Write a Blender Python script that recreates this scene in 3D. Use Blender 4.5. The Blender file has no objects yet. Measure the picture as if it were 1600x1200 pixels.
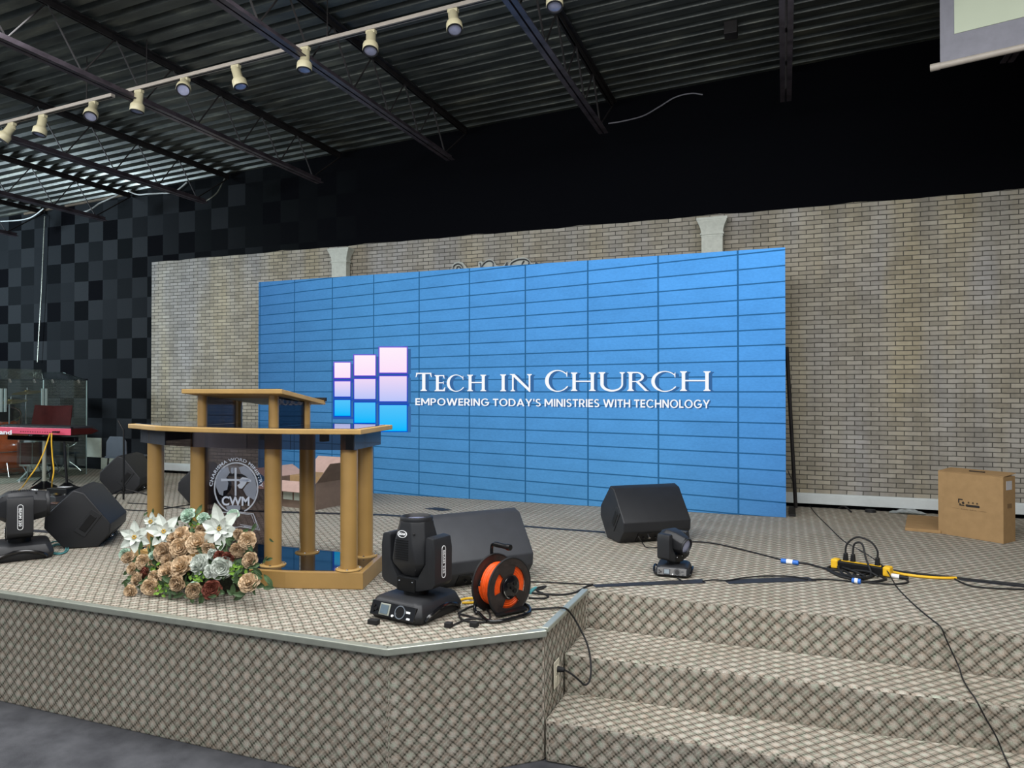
import bpy, bmesh, math, random
from mathutils import Vector, Matrix, Euler
PI = math.pi
random.seed(7)
SC = bpy.context.scene
COL = SC.collection

# ------------------------------------------------------------------ camera
CAMZ, YAW, PITCH, FOC = 1.6, math.radians(20.8), math.radians(0.5), 1120.0
cam = bpy.data.cameras.new('camera'); cam.sensor_width = 36.0; cam.lens = FOC * 36 / 1600
cam.clip_start = 0.05; cam.clip_end = 100
camo = bpy.data.objects.new('camera', cam); COL.objects.link(camo)
camo.location = (0, 0, CAMZ); camo.rotation_euler = (PI / 2 + PITCH, 0, YAW)
SC.camera = camo

# ------------------------------------------------------------------ world, lamps, exposure
w = bpy.data.worlds.new('room_world'); SC.world = w; w.use_nodes = True
bg = w.node_tree.nodes['Background']; bg.inputs[0].default_value = (0.80, 0.90, 1.0, 1); bg.inputs[1].default_value = 0.45

def area(name, loc, target, sx, sy, power, color):
    l = bpy.data.lights.new(name, 'AREA'); l.shape = 'RECTANGLE'; l.size = sx; l.size_y = sy
    l.energy = power; l.color = color
    o = bpy.data.objects.new(name, l); COL.objects.link(o); o.location = loc
    o.rotation_euler = (Vector(target) - Vector(loc)).to_track_quat('-Z', 'Y').to_euler()
    return o
area('hall_ceiling_lamp', (-1.5, -0.6, 4.1), (-2.2, 4.0, 0.3), 7.0, 2.0, 270, (1.0, 0.98, 0.95))
area('hall_ceiling_lamp', (3.2, 1.2, 4.2), (0.5, 4.0, 0.5), 1.5, 3.0, 95, (1.0, 0.98, 0.95))
area('stage_ceiling_lamp', (-2.9, 2.6, 4.0), (-2.9, 3.3, 0.5), 9.0, 1.4, 320, (0.98, 0.99, 1.0))
area('left_deck_uplight', (-11.0, 3.6, 2.6), (-9.2, 5.9, 4.1), 1.0, 1.0, 260, (0.75, 0.90, 1.0))  # added uplight for an unseen source, brightens the deck at far left
SC.view_settings.view_transform = 'Standard'; SC.view_settings.look = 'None'
SC.view_settings.exposure = 0.0; SC.view_settings.gamma = 1.0; SC.view_settings.use_curve_mapping = False

# ------------------------------------------------------------------ measuring helpers (photo point -> place)
_fw = Vector((-math.sin(YAW) * math.cos(PITCH), math.cos(YAW) * math.cos(PITCH), math.sin(PITCH)))
_rt = Vector((math.cos(YAW), math.sin(YAW), 0)); _up = _rt.cross(_fw)
def ray(x, y): return _fw + _rt * ((x - 800) / FOC) + _up * ((600 - y) / FOC)
CP = Vector((0, 0, CAMZ))
ST = 0.56   # stage height
def G(x, y, z=ST):
    d = ray(x, y); return CP + d * ((z - CAMZ) / d.z)
def W(x, y, Y):
    d = ray(x, y); return CP + d * (Y / d.y)
def D(x, y, dist):   # at a given distance along the view axis
    return CP + ray(x, y) * dist

# ------------------------------------------------------------------ materials
def lin(c):
    c = c / 255.0
    return c / 12.92 if c <= 0.04045 else ((c + 0.055) / 1.055) ** 2.4
def rgb(r, g, b): return (lin(r), lin(g), lin(b), 1)
class NT:
    def __init__(s, name):
        s.m = bpy.data.materials.new(name); s.m.use_nodes = True; s.t = s.m.node_tree; s.t.nodes.clear()
        s.out = s.t.nodes.new('ShaderNodeOutputMaterial')
    def n(s, kind, **kw):
        nd = s.t.nodes.new('ShaderNode' + kind)
        for k, v in kw.items():
            if k in ('operation', 'blend_type', 'data_type', 'noise_dimensions', 'interpolation_type', 'feature', 'wave_type', 'bands_direction', 'vector_type', 'offset', 'offset_frequency', 'squash', 'clamp', 'use_clamp'):
                setattr(nd, k, v)
        return nd
    def l(s, a, b): s.t.links.new(a, b)
    def math(s, op, a, b=None, c=None, clamp=False):
        nd = s.n('Math', operation=op); nd.use_clamp = clamp
        for i, v in enumerate((a, b, c)):
            if v is None: continue
            if isinstance(v, (int, float)): nd.inputs[i].default_value = v
            else: s.l(v, nd.inputs[i])
        return nd.outputs[0]
    def mix(s, fac, a, b, bt='MIX'):
        nd = s.n('Mix', data_type='RGBA', blend_type=bt)
        for sock, v in ((nd.inputs[0], fac), (nd.inputs[6], a), (nd.inputs[7], b)):
            if isinstance(v, (int, float)): sock.default_value = v
            elif isinstance(v, tuple): sock.default_value = v
            else: s.l(v, sock)
        return nd.outputs[2]
    def noise(s, scale, vec=None, detail=3, rough=0.6):
        nd = s.n('TexNoise'); nd.inputs['Scale'].default_value = scale; nd.inputs['Detail'].default_value = detail
        nd.inputs['Roughness'].default_value = rough
        if vec is not None: s.l(vec, nd.inputs['Vector'])
        return nd.outputs['Fac']
    def ramp(s, fac, stops):
        nd = s.n('ValToRGB'); e = nd.color_ramp.elements
        while len(e) < len(stops): e.new(0.5)
        for i, (p, c) in enumerate(stops): e[i].position = p; e[i].color = c
        s.l(fac, nd.inputs[0]); return nd.outputs[0]
    def bsdf(s, col, rough=0.5, metal=0.0, spec=0.5, normal=None, coat=0.0):
        b = s.n('BsdfPrincipled')
        for k, v in (('Base Color', col), ('Roughness', rough), ('Metallic', metal), ('Specular IOR Level', spec), ('Coat Weight', coat)):
            if isinstance(v, (int, float, tuple)): b.inputs[k].default_value = v
            else: s.l(v, b.inputs[k])
        if normal is not None: s.l(normal, b.inputs['Normal'])
        return b.outputs[0]
    def bump(s, h, strength=0.4, dist=0.01):
        nd = s.n('Bump'); nd.inputs['Strength'].default_value = strength; nd.inputs['Distance'].default_value = dist
        s.l(h, nd.inputs['Height']); return nd.outputs[0]
    def obj(s): return s.n('TexCoord').outputs['Object']
    def end(s, sh): s.l(sh, s.out.inputs[0]); return s.m

def mat(name, c, rough=0.5, metal=0.0, spec=0.5, var=0.12, nscale=14, bump=0.0, bscale=150, coat=0.0, bdist=0.002):
    t = NT(name); o = t.obj(); f = t.noise(nscale, o)
    c = rgb(*c); d = tuple(max(0, x * (1 - var * 2)) for x in c[:3]) + (1,); e = tuple(min(1, x * (1 + var)) for x in c[:3]) + (1,)
    col = t.ramp(f, [(0.3, d), (0.7, e)])
    nm = t.bump(t.noise(bscale, o), bump, bdist) if bump else None
    return t.end(t.bsdf(col, rough, metal, spec, nm, coat))
def emat(name, c, strength=1.0):
    t = NT(name); e = t.n('Emission'); e.inputs[0].default_value = rgb(*c); e.inputs[1].default_value = strength
    return t.end(e.outputs[0])
def glassmat(name, tint, gloss=0.12, rough=0.02, haze=0.0, hazec=(200, 200, 200)):
    t = NT(name); tr = t.n('BsdfTransparent'); tr.inputs[0].default_value = rgb(*tint)
    gl = t.n('BsdfGlossy'); gl.inputs[0].default_value = (1, 1, 1, 1); gl.inputs['Roughness'].default_value = rough
    fr = t.n('Fresnel'); fr.inputs[0].default_value = 1.45
    mx = t.n('MixShader'); t.l(t.math('MULTIPLY', fr.outputs[0], gloss * 8, clamp=True), mx.inputs[0]); t.l(tr.outputs[0], mx.inputs[1]); t.l(gl.outputs[0], mx.inputs[2])
    sh = mx.outputs[0]
    if haze:
        df = t.n('BsdfDiffuse'); df.inputs[0].default_value = rgb(*hazec)
        m2 = t.n('MixShader'); m2.inputs[0].default_value = haze; t.l(sh, m2.inputs[1]); t.l(df.outputs[0], m2.inputs[2]); sh = m2.outputs[0]
    return t.end(sh)

def carpet_mat():
    t = NT('woven_carpet'); uv = t.n('TexCoord').outputs['UV']
    sep = t.n('SeparateXYZ')
    # slight waviness so that the weave is not ruler straight
    nz = t.n('TexNoise'); nz.inputs['Scale'].default_value = 9; t.l(uv, nz.inputs['Vector'])
    va = t.n('VectorMath', operation='MULTIPLY_ADD'); t.l(nz.outputs['Color'], va.inputs[0]); va.inputs[1].default_value = (0.012,) * 3; t.l(uv, va.inputs[2])
    t.l(va.outputs[0], sep.inputs[0])
    S = 0.0425; k = 1 / (S * math.sqrt(2))
    a = t.math('MULTIPLY', t.math('ADD', sep.outputs[0], sep.outputs[1]), k)
    b = t.math('MULTIPLY', t.math('SUBTRACT', sep.outputs[0], sep.outputs[1]), k)
    fa = t.math('FRACT', a); fb = t.math('FRACT', b)
    par = t.math('MODULO', t.math('ABSOLUTE', t.math('ADD', t.math('FLOOR', a), t.math('FLOOR', b))), 2)
    sa = t.math('SINE', t.math('MULTIPLY', fa, PI)); sb = t.math('SINE', t.math('MULTIPLY', fb, PI))
    dome = t.math('POWER', t.math('MULTIPLY', sa, sb), 0.42)
    st1 = t.math('ABSOLUTE', t.math('SINE', t.math('MULTIPLY', fa, PI * 3)))
    st2 = t.math('ABSOLUTE', t.math('SINE', t.math('MULTIPLY', fb, PI * 3)))
    gap = t.math('SUBTRACT', 1.0, t.math('POWER', sb, 0.8))
    hatch = t.math('MULTIPLY', t.math('MULTIPLY', gap, t.math('SUBTRACT', 1.0, st1)), 0.60)
    h = t.math('SUBTRACT', t.math('MULTIPLY_ADD', dome, 0.50, t.math('MULTIPLY_ADD', par, -0.10, 0.42)), hatch)
    h = t.math('SUBTRACT', h, t.math('MULTIPLY', t.math('MULTIPLY', par, t.math('SUBTRACT', 1.0, st2)), 0.16))
    fine = t.noise(240, uv, 3, 0.7); big = t.noise(2.2, uv, 3)
    hh = t.math('ADD', h, t.math('MULTIPLY', t.math('SUBTRACT', fine, 0.5), 0.85))
    col = t.ramp(hh, [(0.05, rgb(76, 75, 70)), (0.42, rgb(130, 126, 119)), (0.72, rgb(170, 166, 160)), (1.0, rgb(204, 201, 197))])
    hue = t.ramp(t.noise(38, uv, 2), [(0.3, rgb(240, 255, 240)), (0.5, rgb(255, 250, 242)), (0.7, rgb(255, 240, 226))])
    col = t.mix(1.0, col, hue, 'MULTIPLY')
    tint = t.ramp(big, [(0.3, rgb(236, 234, 230)), (0.7, rgb(255, 255, 255))])
    col = t.mix(1.0, col, tint, 'MULTIPLY')
    return t.end(t.bsdf(col, 0.95, 0, 0.15, t.bump(hh, 0.7, 0.006)))

def floor_mat():
    t = NT('charcoal_floor_carpet'); o = t.obj()
    f = t.math('ADD', t.math('MULTIPLY', t.noise(420, o, 2), 0.55), t.math('MULTIPLY', t.noise(5, o, 4), 0.45))
    col = t.ramp(f, [(0.36, rgb(50, 51, 55)), (0.62, rgb(92, 93, 97))])
    return t.end(t.bsdf(col, 0.95, 0, 0.1, t.bump(f, 0.5, 0.004)))

def brick_mat():
    t = NT('printed_grey_brick'); o = t.obj(); sep = t.n('SeparateXYZ'); t.l(o, sep.inputs[0])
    cb = t.n('CombineXYZ'); t.l(sep.outputs[0], cb.inputs[0]); t.l(sep.outputs[2], cb.inputs[1])
    nz = t.n('TexNoise'); nz.inputs['Scale'].default_value = 12; t.l(cb.outputs[0], nz.inputs['Vector'])
    va = t.n('VectorMath', operation='MULTIPLY_ADD'); t.l(nz.outputs['Color'], va.inputs[0]); va.inputs[1].default_value = (0.008,) * 3; t.l(cb.outputs[0], va.inputs[2])
    b = t.n('TexBrick'); t.l(va.outputs[0], b.inputs['Vector']); b.offset = 0.5
    b.inputs['Color1'].default_value = (0.34, 0.34, 0.34, 1); b.inputs['Color2'].default_value = (0.72, 0.72, 0.72, 1); b.inputs['Mortar'].default_value = (0, 0, 0, 1)
    b.inputs['Scale'].default_value = 1; b.inputs['Brick Width'].default_value = 0.128; b.inputs['Row Height'].default_value = 0.0405
    b.inputs['Mortar Size'].default_value = 0.0042; b.inputs['Mortar Smooth'].default_value = 0.3
    v = t.math('MULTIPLY_ADD', t.noise(30, o, 3), 0.35, b.outputs['Color'])
    st = t.n('Mapping'); st.inputs['Scale'].default_value = (2.6, 1, 0.5); t.l(o, st.inputs[0])
    patch = t.noise(1.3, st.outputs[0], 4)
    v = t.math('MULTIPLY_ADD', patch, 0.9, t.math('SUBTRACT', v, 0.45))
    col = t.ramp(v, [(0.0, rgb(98, 96, 90)), (0.5, rgb(138, 135, 126)), (1.0, rgb(172, 169, 160))])
    hue = t.ramp(t.noise(0.9, st.outputs[0], 2), [(0.35, rgb(245, 246, 255)), (0.65, rgb(255, 246, 224))])
    col = t.mix(1.0, col, hue, 'MULTIPLY')
    col = t.mix(t.math('MULTIPLY', b.outputs['Fac'], 0.85), col, rgb(68, 66, 61))
    inv = t.math('SUBTRACT', 1.0, b.outputs['Fac'])
    return t.end(t.bsdf(col, 0.75, 0, 0.3, t.bump(inv, 0.25, 0.003)))

def tilewall_mat():
    t = NT('black_acoustic_tiles'); o = t.obj(); sep = t.n('SeparateXYZ'); t.l(o, sep.inputs[0])
    x = t.math('FLOOR', t.math('DIVIDE', t.math('ADD', sep.outputs[0], 8.683), 0.2605)); z = t.math('FLOOR', t.math('DIVIDE', t.math('SUBTRACT', sep.outputs[2], 0.712), 0.2605))
    cb = t.n('CombineXYZ'); t.l(x, cb.inputs[0]); t.l(z, cb.inputs[1])
    wn = t.n('TexWhiteNoise'); t.l(cb.outputs[0], wn.inputs[0])
    par = t.math('MODULO', t.math('ABSOLUTE', t.math('ADD', x, z)), 2)
    v = t.math('ADD', t.math('MULTIPLY', wn.outputs['Value'], 0.55), t.math('MULTIPLY', par, 0.4))
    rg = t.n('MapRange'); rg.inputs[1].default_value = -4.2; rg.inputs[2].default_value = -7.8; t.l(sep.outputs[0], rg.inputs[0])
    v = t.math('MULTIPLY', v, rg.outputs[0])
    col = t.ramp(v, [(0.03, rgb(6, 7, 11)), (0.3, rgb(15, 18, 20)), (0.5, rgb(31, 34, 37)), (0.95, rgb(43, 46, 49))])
    wav = t.noise(60, o, 2)
    return t.end(t.bsdf(col, 0.9, 0, 0.05, t.bump(wav, 0.3, 0.004)))

def deck_mat():
    t = NT('dark_steel_deck'); o = t.obj()
    st = t.n('Mapping'); st.inputs['Scale'].default_value = (0.7, 3.0, 3.0); t.l(o, st.inputs[0])
    f = t.noise(3.0, st.outputs[0], 5)
    col = t.ramp(f, [(0.3, rgb(50, 54, 54)), (0.55, rgb(80, 84, 80)), (0.75, rgb(122, 124, 112))])
    return t.end(t.bsdf(col, 0.36, 0.4, 0.6, t.bump(f, 0.1, 0.01)))

def led_mat():
    t = NT('led_screen_picture'); o = t.obj(); sep = t.n('SeparateXYZ'); t.l(o, sep.inputs[0])
    sx = t.math('ADD', sep.outputs[0], 25.891); tz = t.math('SUBTRACT', sep.outputs[2], 1.57)
    inv = t.math('DIVIDE', 1.0, sx)
    k = t.math('ADD', t.math('DIVIDE', t.math('SUBTRACT', 0.047513, inv), 0.001043), 1.0)
    m = t.math('SUBTRACT', t.math('DIVIDE', t.math('MULTIPLY', tz, inv), 0.004995), 0.128)
    dk = t.math('PINGPONG', k, 0.5); dm = t.math('PINGPONG', m, 0.5)
    lk = t.math('LESS_THAN', dk, 0.011); lm = t.math('LESS_THAN', dm, 0.045)
    seam = t.math('MAXIMUM', lk, lm)
    u = t.math('DIVIDE', t.math('ADD', sep.outputs[0], 5.315), 5.32); v = t.math('DIVIDE', t.math('SUBTRACT', sep.outputs[2], ST), 2.21)
    top = t.ramp(u, [(0.0, rgb(64, 116, 170)), (0.25, rgb(76, 142, 200)), (0.6, rgb(84, 156, 226)), (1.0, rgb(88, 168, 246))])
    bot = t.ramp(u, [(0.0, rgb(54, 98, 136)), (0.3, rgb(64, 118, 162)), (0.8, rgb(76, 136, 184)), (1.0, rgb(66, 114, 164))])
    col = t.mix(t.math('POWER', t.math('MINIMUM', t.math('MAXIMUM', v, 0.0), 1.0), 0.8), bot, top)
    # subtle row shading and concrete-like speckle in the displayed picture
    wn = t.n('TexWhiteNoise'); cb = t.n('CombineXYZ'); t.l(t.math('FLOOR', k), cb.inputs[0]); t.l(t.math('FLOOR', m), cb.inputs[1]); t.l(cb.outputs[0], wn.inputs[0])
    st = t.n('Mapping'); st.inputs['Scale'].default_value = (1, 1, 2.2); t.l(o, st.inputs[0])
    sp = t.math('ADD', t.math('MULTIPLY', t.noise(34, st.outputs[0], 4, 0.7), 0.42), t.math('MULTIPLY', t.noise(3.4, st.outputs[0], 4), 0.30))
    g = t.math('ADD', sp, t.math('MULTIPLY_ADD', wn.outputs['Value'], 0.07, 0.66))
    mul = t.n('Mix', data_type='RGBA', blend_type='MULTIPLY'); mul.inputs[0].default_value = 1
    t.l(col, mul.inputs[6]); cg = t.n('CombineColor'); [t.l(g, cg.inputs[i]) for i in range(3)]; t.l(cg.outputs[0], mul.inputs[7])
    col = t.mix(t.math('MULTIPLY', seam, 0.72), mul.outputs[2], rgb(8, 62, 98))
    e = t.n('Emission'); t.l(col, e.inputs[0]); e.inputs[1].default_value = 1.0
    return t.end(e.outputs[0])

def tile_grad_mat(name, lo, hi, z0, z1):
    t = NT(name); sep = t.n('SeparateXYZ'); t.l(t.obj(), sep.inputs[0])
    v = t.math('DIVIDE', t.math('SUBTRACT', sep.outputs[2], z0), z1 - z0)
    e = t.n('Emission'); t.l(t.ramp(v, [(0.0, rgb(*lo)), (1.0, rgb(*hi))]), e.inputs[0]); e.inputs[1].default_value = 1.0
    return t.end(e.outputs[0])

M = {}
M['carpet'] = carpet_mat(); M['floor'] = floor_mat(); M['brick'] = brick_mat(); M['tilewall'] = tilewall_mat(); M['deck'] = deck_mat(); M['led'] = led_mat()
M['black_wall'] = mat('matt_black_paint', (14, 15, 20), 0.9, spec=0.1, nscale=3)
M['steel'] = mat('highlit_joist_steel', (96, 88, 96), 0.34, 0.6, nscale=8, var=0.25)  # bottom chords: lighter purple-grey copy with their highlights painted in
M['steel_dull'] = mat('dull_black_joist_steel', (40, 37, 38), 0.6, 0.3, nscale=8, var=0.3)
M['cream_metal'] = mat('cream_enamel', (186, 178, 146), 0.45, var=0.04)
M['track'] = mat('off_white_track', (158, 150, 140), 0.5, var=0.05)
M['lens'] = mat('clear_lamp_glass', (160, 165, 195), 0.12, 0.3)
M['black_rubber'] = mat('black_rubber', (18, 18, 20), 0.7)
M['plastic'] = mat('black_textured_plastic', (34, 35, 38), 0.48, spec=0.4, var=0.06, bump=0.35, bscale=420, bdist=0.001)
M['plastic_grey'] = mat('charcoal_textured_plastic', (50, 52, 57), 0.5, spec=0.45, var=0.06, bump=0.35, bscale=420, bdist=0.001)
M['plastic_dark'] = mat('deep_black_plastic', (12, 12, 14), 0.45, spec=0.35)
M['plastic_gloss'] = mat('glossy_black_plastic', (15, 15, 18), 0.18, spec=0.6)
M['grille'] = mat('black_steel_grille', (26, 27, 31), 0.55, 0.4, bump=0.8, bscale=600)
M['gold'] = mat('gold_lacquered_wood', (164, 130, 76), 0.36, spec=0.5, var=0.05, nscale=5, coat=0.2)
M['gold_edge'] = mat('light_gold_wood_edge', (182, 148, 92), 0.5, spec=0.35, var=0.06, nscale=7)
M['wood_side'] = mat('brown_wood_side', (116, 92, 72), 0.35, spec=0.5, var=0.12, nscale=9, coat=0.3)
M['mirror_glass'] = mat('black_gloss_glass', (14, 20, 30), 0.04, 0.0, 1.0, var=0.0)
M['tint_glass'] = glassmat('smoked_glass', (186, 178, 182), 0.06)
M['grey_glass'] = glassmat('grey_smoked_glass', (150, 156, 166), 0.10, haze=0.30, hazec=(130, 136, 146))
M['frost'] = glassmat('etched_frost', (225, 230, 240), 0.02, haze=0.62, hazec=(215, 222, 235))
M['shield'] = glassmat('clear_acrylic', (240, 247, 244), 0.09, haze=0.018, hazec=(150, 165, 160))
M['acrylic_edge'] = mat('acrylic_edge', (150, 168, 166), 0.3, var=0.02)
M['chrome'] = mat('chrome', (205, 208, 212), 0.18, 1.0, var=0.03)
M['alu'] = mat('brushed_aluminium_strip', (176, 180, 168), 0.36, 0.55, var=0.06)
M['white_paint'] = mat('white_trim_paint', (196, 202, 202), 0.5, var=0.03)
M['white_tile'] = mat('white_tile', (196, 205, 192), 0.6, var=0.04)
M['pilaster'] = mat('pale_stone_paint', (186, 190, 180), 0.6, var=0.06, nscale=30)
M['sign_back'] = mat('pale_grey_sign', (168, 172, 166), 0.55, var=0.05)
M['sign_groove'] = mat('dark_grey_sign_line', (78, 80, 82), 0.4, 0.3)
M['cardboard'] = mat('brown_cardboard', (158, 128, 90), 0.85, spec=0.15, var=0.05, bump=0.15, bscale=90)
M['cardboard_pink'] = mat('pale_cardboard', (178, 150, 140), 0.85, spec=0.15, var=0.05)
M['cardboard_dark'] = mat('grey_brown_cardboard', (122, 104, 92), 0.85, spec=0.15, var=0.06)
M['print_black'] = mat('black_print', (32, 26, 22), 0.8, var=0.02)
M['print_brown'] = mat('brown_print', (120, 94, 62), 0.8, var=0.02)
M['white_print'] = mat('white_print', (232, 234, 236), 0.6, var=0.01)
M['paper'] = mat('white_paper_label', (186, 184, 186), 0.7, var=0.03)
M['orange'] = mat('orange_cable', (232, 84, 14), 0.45, var=0.08, nscale=60)
M['yellow'] = mat('yellow_rubber', (232, 182, 34), 0.5, var=0.05)
M['blue_plug'] = mat('blue_plastic', (48, 110, 200), 0.4, var=0.03)
M['teal'] = mat('teal_plastic', (70, 130, 132), 0.5)
M['ivory'] = mat('ivory_plastic', (214, 208, 188), 0.5, var=0.03)
M['tape'] = mat('black_gaffer_tape', (46, 48, 54), 0.6, spec=0.25, var=0.15, nscale=30, bump=0.4, bscale=80)
M['screen_cloth'] = mat('pale_screen_cloth', (176, 184, 164), 0.8, spec=0.2, var=0.03, nscale=2)
M['screen_rim'] = mat('grey_screen_border', (122, 122, 130), 0.7, spec=0.2, var=0.05)
M['red_panel'] = mat('red_keyboard_shell', (216, 84, 110), 0.35, var=0.03)
M['drum_wood'] = mat('orange_brown_drum_lacquer', (176, 78, 34), 0.25, var=0.2, nscale=8, coat=0.6)
M['dark_red'] = mat('dark_red_leather', (58, 20, 18), 0.9, spec=0.1, var=0.12)
M['petal_white'] = mat('white_silk_petal', (206, 212, 204), 0.7, spec=0.2, var=0.05, nscale=40)
M['petal_mint'] = mat('mint_white_silk_petal', (190, 212, 196), 0.7, spec=0.2, var=0.05, nscale=40)
M['petal_tan'] = mat('tan_silk_petal', (216, 192, 160), 0.75, spec=0.2, var=0.16, nscale=50)
M['petal_tan_dark'] = mat('dusty_tan_silk_petal', (196, 172, 142), 0.75, spec=0.2, var=0.18, nscale=50)
M['petal_rust'] = mat('rust_brown_silk_petal', (124, 72, 60), 0.7, spec=0.2, var=0.2, nscale=50)
M['leaf'] = mat('green_silk_leaf', (72, 96, 62), 0.6, spec=0.3, var=0.3, nscale=30)
M['leaf_bright'] = mat('bright_green_silk_leaf', (122, 162, 62), 0.6, spec=0.3, var=0.25, nscale=30)
M['stamen'] = mat('yellow_stamen', (196, 160, 74), 0.7)
M['twig'] = mat('dry_twig', (170, 146, 110), 0.8)
M['lcd'] = mat('grey_lcd', (96, 112, 122), 0.2)
M['plastic_bag'] = glassmat('clear_crumpled_plastic', (215, 222, 220), 0.2, 0.15, haze=0.35, hazec=(205, 212, 212))
M['glow_white'] = emat('lit_white', (250, 252, 255), 1.0)
M['glow_shadow'] = emat('lit_shadow_blue', (58, 104, 158), 1.0)

# ------------------------------------------------------------------ mesh helpers
class MB:
    def __init__(s, xf=None): s.b = bmesh.new(); s.xf = xf
    def _add(s, vs, fs):
        if s.xf is not None: vs = [s.xf @ Vector(v) for v in vs]
        vv = [s.b.verts.new(v) for v in vs]
        for f in fs:
            try: s.b.faces.new([vv[i] for i in f])
            except ValueError: pass
        return vv
    def box(s, c, d, rot=None, taper=1.0, tapery=None):
        x, y, z = d[0] / 2, d[1] / 2, d[2] / 2; ty = taper if tapery is None else tapery
        vs = [Vector(v) for v in ((-x, -y, -z), (x, -y, -z), (x, y, -z), (-x, y, -z), (-x * taper, -y * ty, z), (x * taper, -y * ty, z), (x * taper, y * ty, z), (-x * taper, y * ty, z))]
        if rot is not None:
            R = rot if isinstance(rot, Matrix) else Euler(rot).to_matrix(); vs = [R @ v for v in vs]
        vs = [v + Vector(c) for v in vs]
        s._add(vs, [(3, 2, 1, 0), (4, 5, 6, 7), (0, 1, 5, 4), (1, 2, 6, 5), (2, 3, 7, 6), (3, 0, 4, 7)]); return s
    def cyl(s, p0, p1, r0, r1=None, n=20, cap=True):
        p0, p1 = Vector(p0), Vector(p1); r1 = r0 if r1 is None else r1
        q = (p1 - p0).to_track_quat('Z', 'Y'); vs = []
        for p, r in ((p0, r0), (p1, r1)):
            for i in range(n):
                a = 2 * PI * i / n; vs.append(p + q @ Vector((r * math.cos(a), r * math.sin(a), 0)))
        fs = [(i, (i + 1) % n, n + (i + 1) % n, n + i) for i in range(n)]
        if cap: fs += [tuple(reversed(range(n))), tuple(range(n, 2 * n))]
        s._add(vs, fs); return s
    def lathe(s, prof, o=(0, 0, 0), axis=(0, 0, 1), n=28, close=False):
        q = Vector(axis).to_track_quat('Z', 'Y'); o = Vector(o); vs = []
        for r, h in prof:
            for i in range(n):
                a = 2 * PI * i / n; vs.append(o + q @ Vector((r * math.cos(a), r * math.sin(a), h)))
        m = len(prof); fs = []
        for j in range(m - 1 + (1 if close else 0)):
            k = (j + 1) % m
            for i in range(n): fs.append((j * n + i, j * n + (i + 1) % n, k * n + (i + 1) % n, k * n + i))
        if not close:
            if prof[0][0] > 1e-5: fs.append(tuple(reversed(range(n))))
            if prof[-1][0] > 1e-5: fs.append(tuple(range((m - 1) * n, m * n)))
        s._add(vs, fs); return s
    def prism(s, poly, a, b, axis='x', inset=None):
        # poly: 2-D outline extruded from a to b along axis
        def put(p, t):
            return {'x': (t, p[0], p[1]), 'y': (p[0], t, p[1]), 'z': (p[0], p[1], t)}[axis]
        n = len(poly); vs = [put(p, a) for p in poly] + [put(p, b) for p in poly]
        fs = [(i, (i + 1) % n, n + (i + 1) % n, n + i) for i in range(n)] + [tuple(reversed(range(n))), tuple(range(n, 2 * n))]
        s._add(vs, fs); return s
    def loft(s, rings, cap=True):
        n = len(rings[0]); vs = [v for r in rings for v in r]; fs = []
        for j in range(len(rings) - 1):
            for i in range(n): fs.append((j * n + i, j * n + (i + 1) % n, (j + 1) * n + (i + 1) % n, (j + 1) * n + i))
        if cap: fs += [tuple(reversed(range(n))), tuple(range((len(rings) - 1) * n, len(rings) * n))]
        s._add(vs, fs); return s
    def tube(s, pts, r, n=8, smooth=True, sub=6, closed=False):
        pts = [Vector(p) for p in pts]
        if smooth and len(pts) > 2:
            out = []; N = len(pts)
            for i in range(N if closed else N - 1):
                p0 = pts[(i - 1) % N] if closed or i > 0 else pts[0]; p1 = pts[i]; p2 = pts[(i + 1) % N]
                p3 = pts[(i + 2) % N] if closed or i + 2 < N else pts[-1]
                for k in range(sub):
                    t = k / sub
                    out.append(0.5 * ((2 * p1) + (-p0 + p2) * t + (2 * p0 - 5 * p1 + 4 * p2 - p3) * t * t + (-p0 + 3 * p1 - 3 * p2 + p3) * t ** 3))
            if not closed: out.append(pts[-1])
            pts = out
        vs = []; N = len(pts); up = None
        for i, p in enumerate(pts):
            if closed: d = pts[(i + 1) % N] - pts[i - 1]
            else: d = pts[min(i + 1, N - 1)] - pts[max(i - 1, 0)]
            if d.length < 1e-9: d = Vector((0, 0, 1))
            d.normalize()
            if up is None: up = Vector((0, 0, 1)) if abs(d.z) < 0.9 else Vector((1, 0, 0))
            sd = d.cross(up)
            if sd.length < 1e-5: sd = d.orthogonal()
            sd.normalize(); up = sd.cross(d).normalized()
            for k in range(n):
                a = 2 * PI * k / n; vs.append(p + sd * (r * math.cos(a)) + up * (r * math.sin(a)))
        fs = []
        for j in range(N if closed else N - 1):
            j2 = (j + 1) % N
            for i in range(n): fs.append((j * n + i, j * n + (i + 1) % n, j2 * n + (i + 1) % n, j2 * n + i))
        if not closed: fs += [tuple(reversed(range(n))), tuple(range((N - 1) * n, N * n))]
        s._add(vs, fs); return s
    def ball(s, c, r, sc=(1, 1, 1), n=14):
        prof = []
        vs = []; m = n // 2; c = Vector(c)
        for j in range(m + 1):
            ph = -PI / 2 + PI * j / m
            for i in range(n):
                a = 2 * PI * i / n; vs.append(c + Vector((r * sc[0] * math.cos(ph) * math.cos(a), r * sc[1] * math.cos(ph) * math.sin(a), r * sc[2] * math.sin(ph))))
        fs = [(j * n + i, j * n + (i + 1) % n, (j + 1) * n + (i + 1) % n, (j + 1) * n + i) for j in range(m) for i in range(n)]
        s._add(vs, fs); return s
    def quad(s, a, b, c, d): s._add([a, b, c, d], [(0, 1, 2, 3)]); return s
    def slab(s, pts, off):   # planar polygon thickened by vector off
        off = Vector(off); n = len(pts); vs = [Vector(p) for p in pts]; vs += [v + off for v in vs[:n]]
        s._add(vs, [tuple(range(n)), tuple(reversed(range(n, 2 * n)))] + [(i, n + i, n + (i + 1) % n, (i + 1) % n) for i in range(n)]); return s
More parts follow.
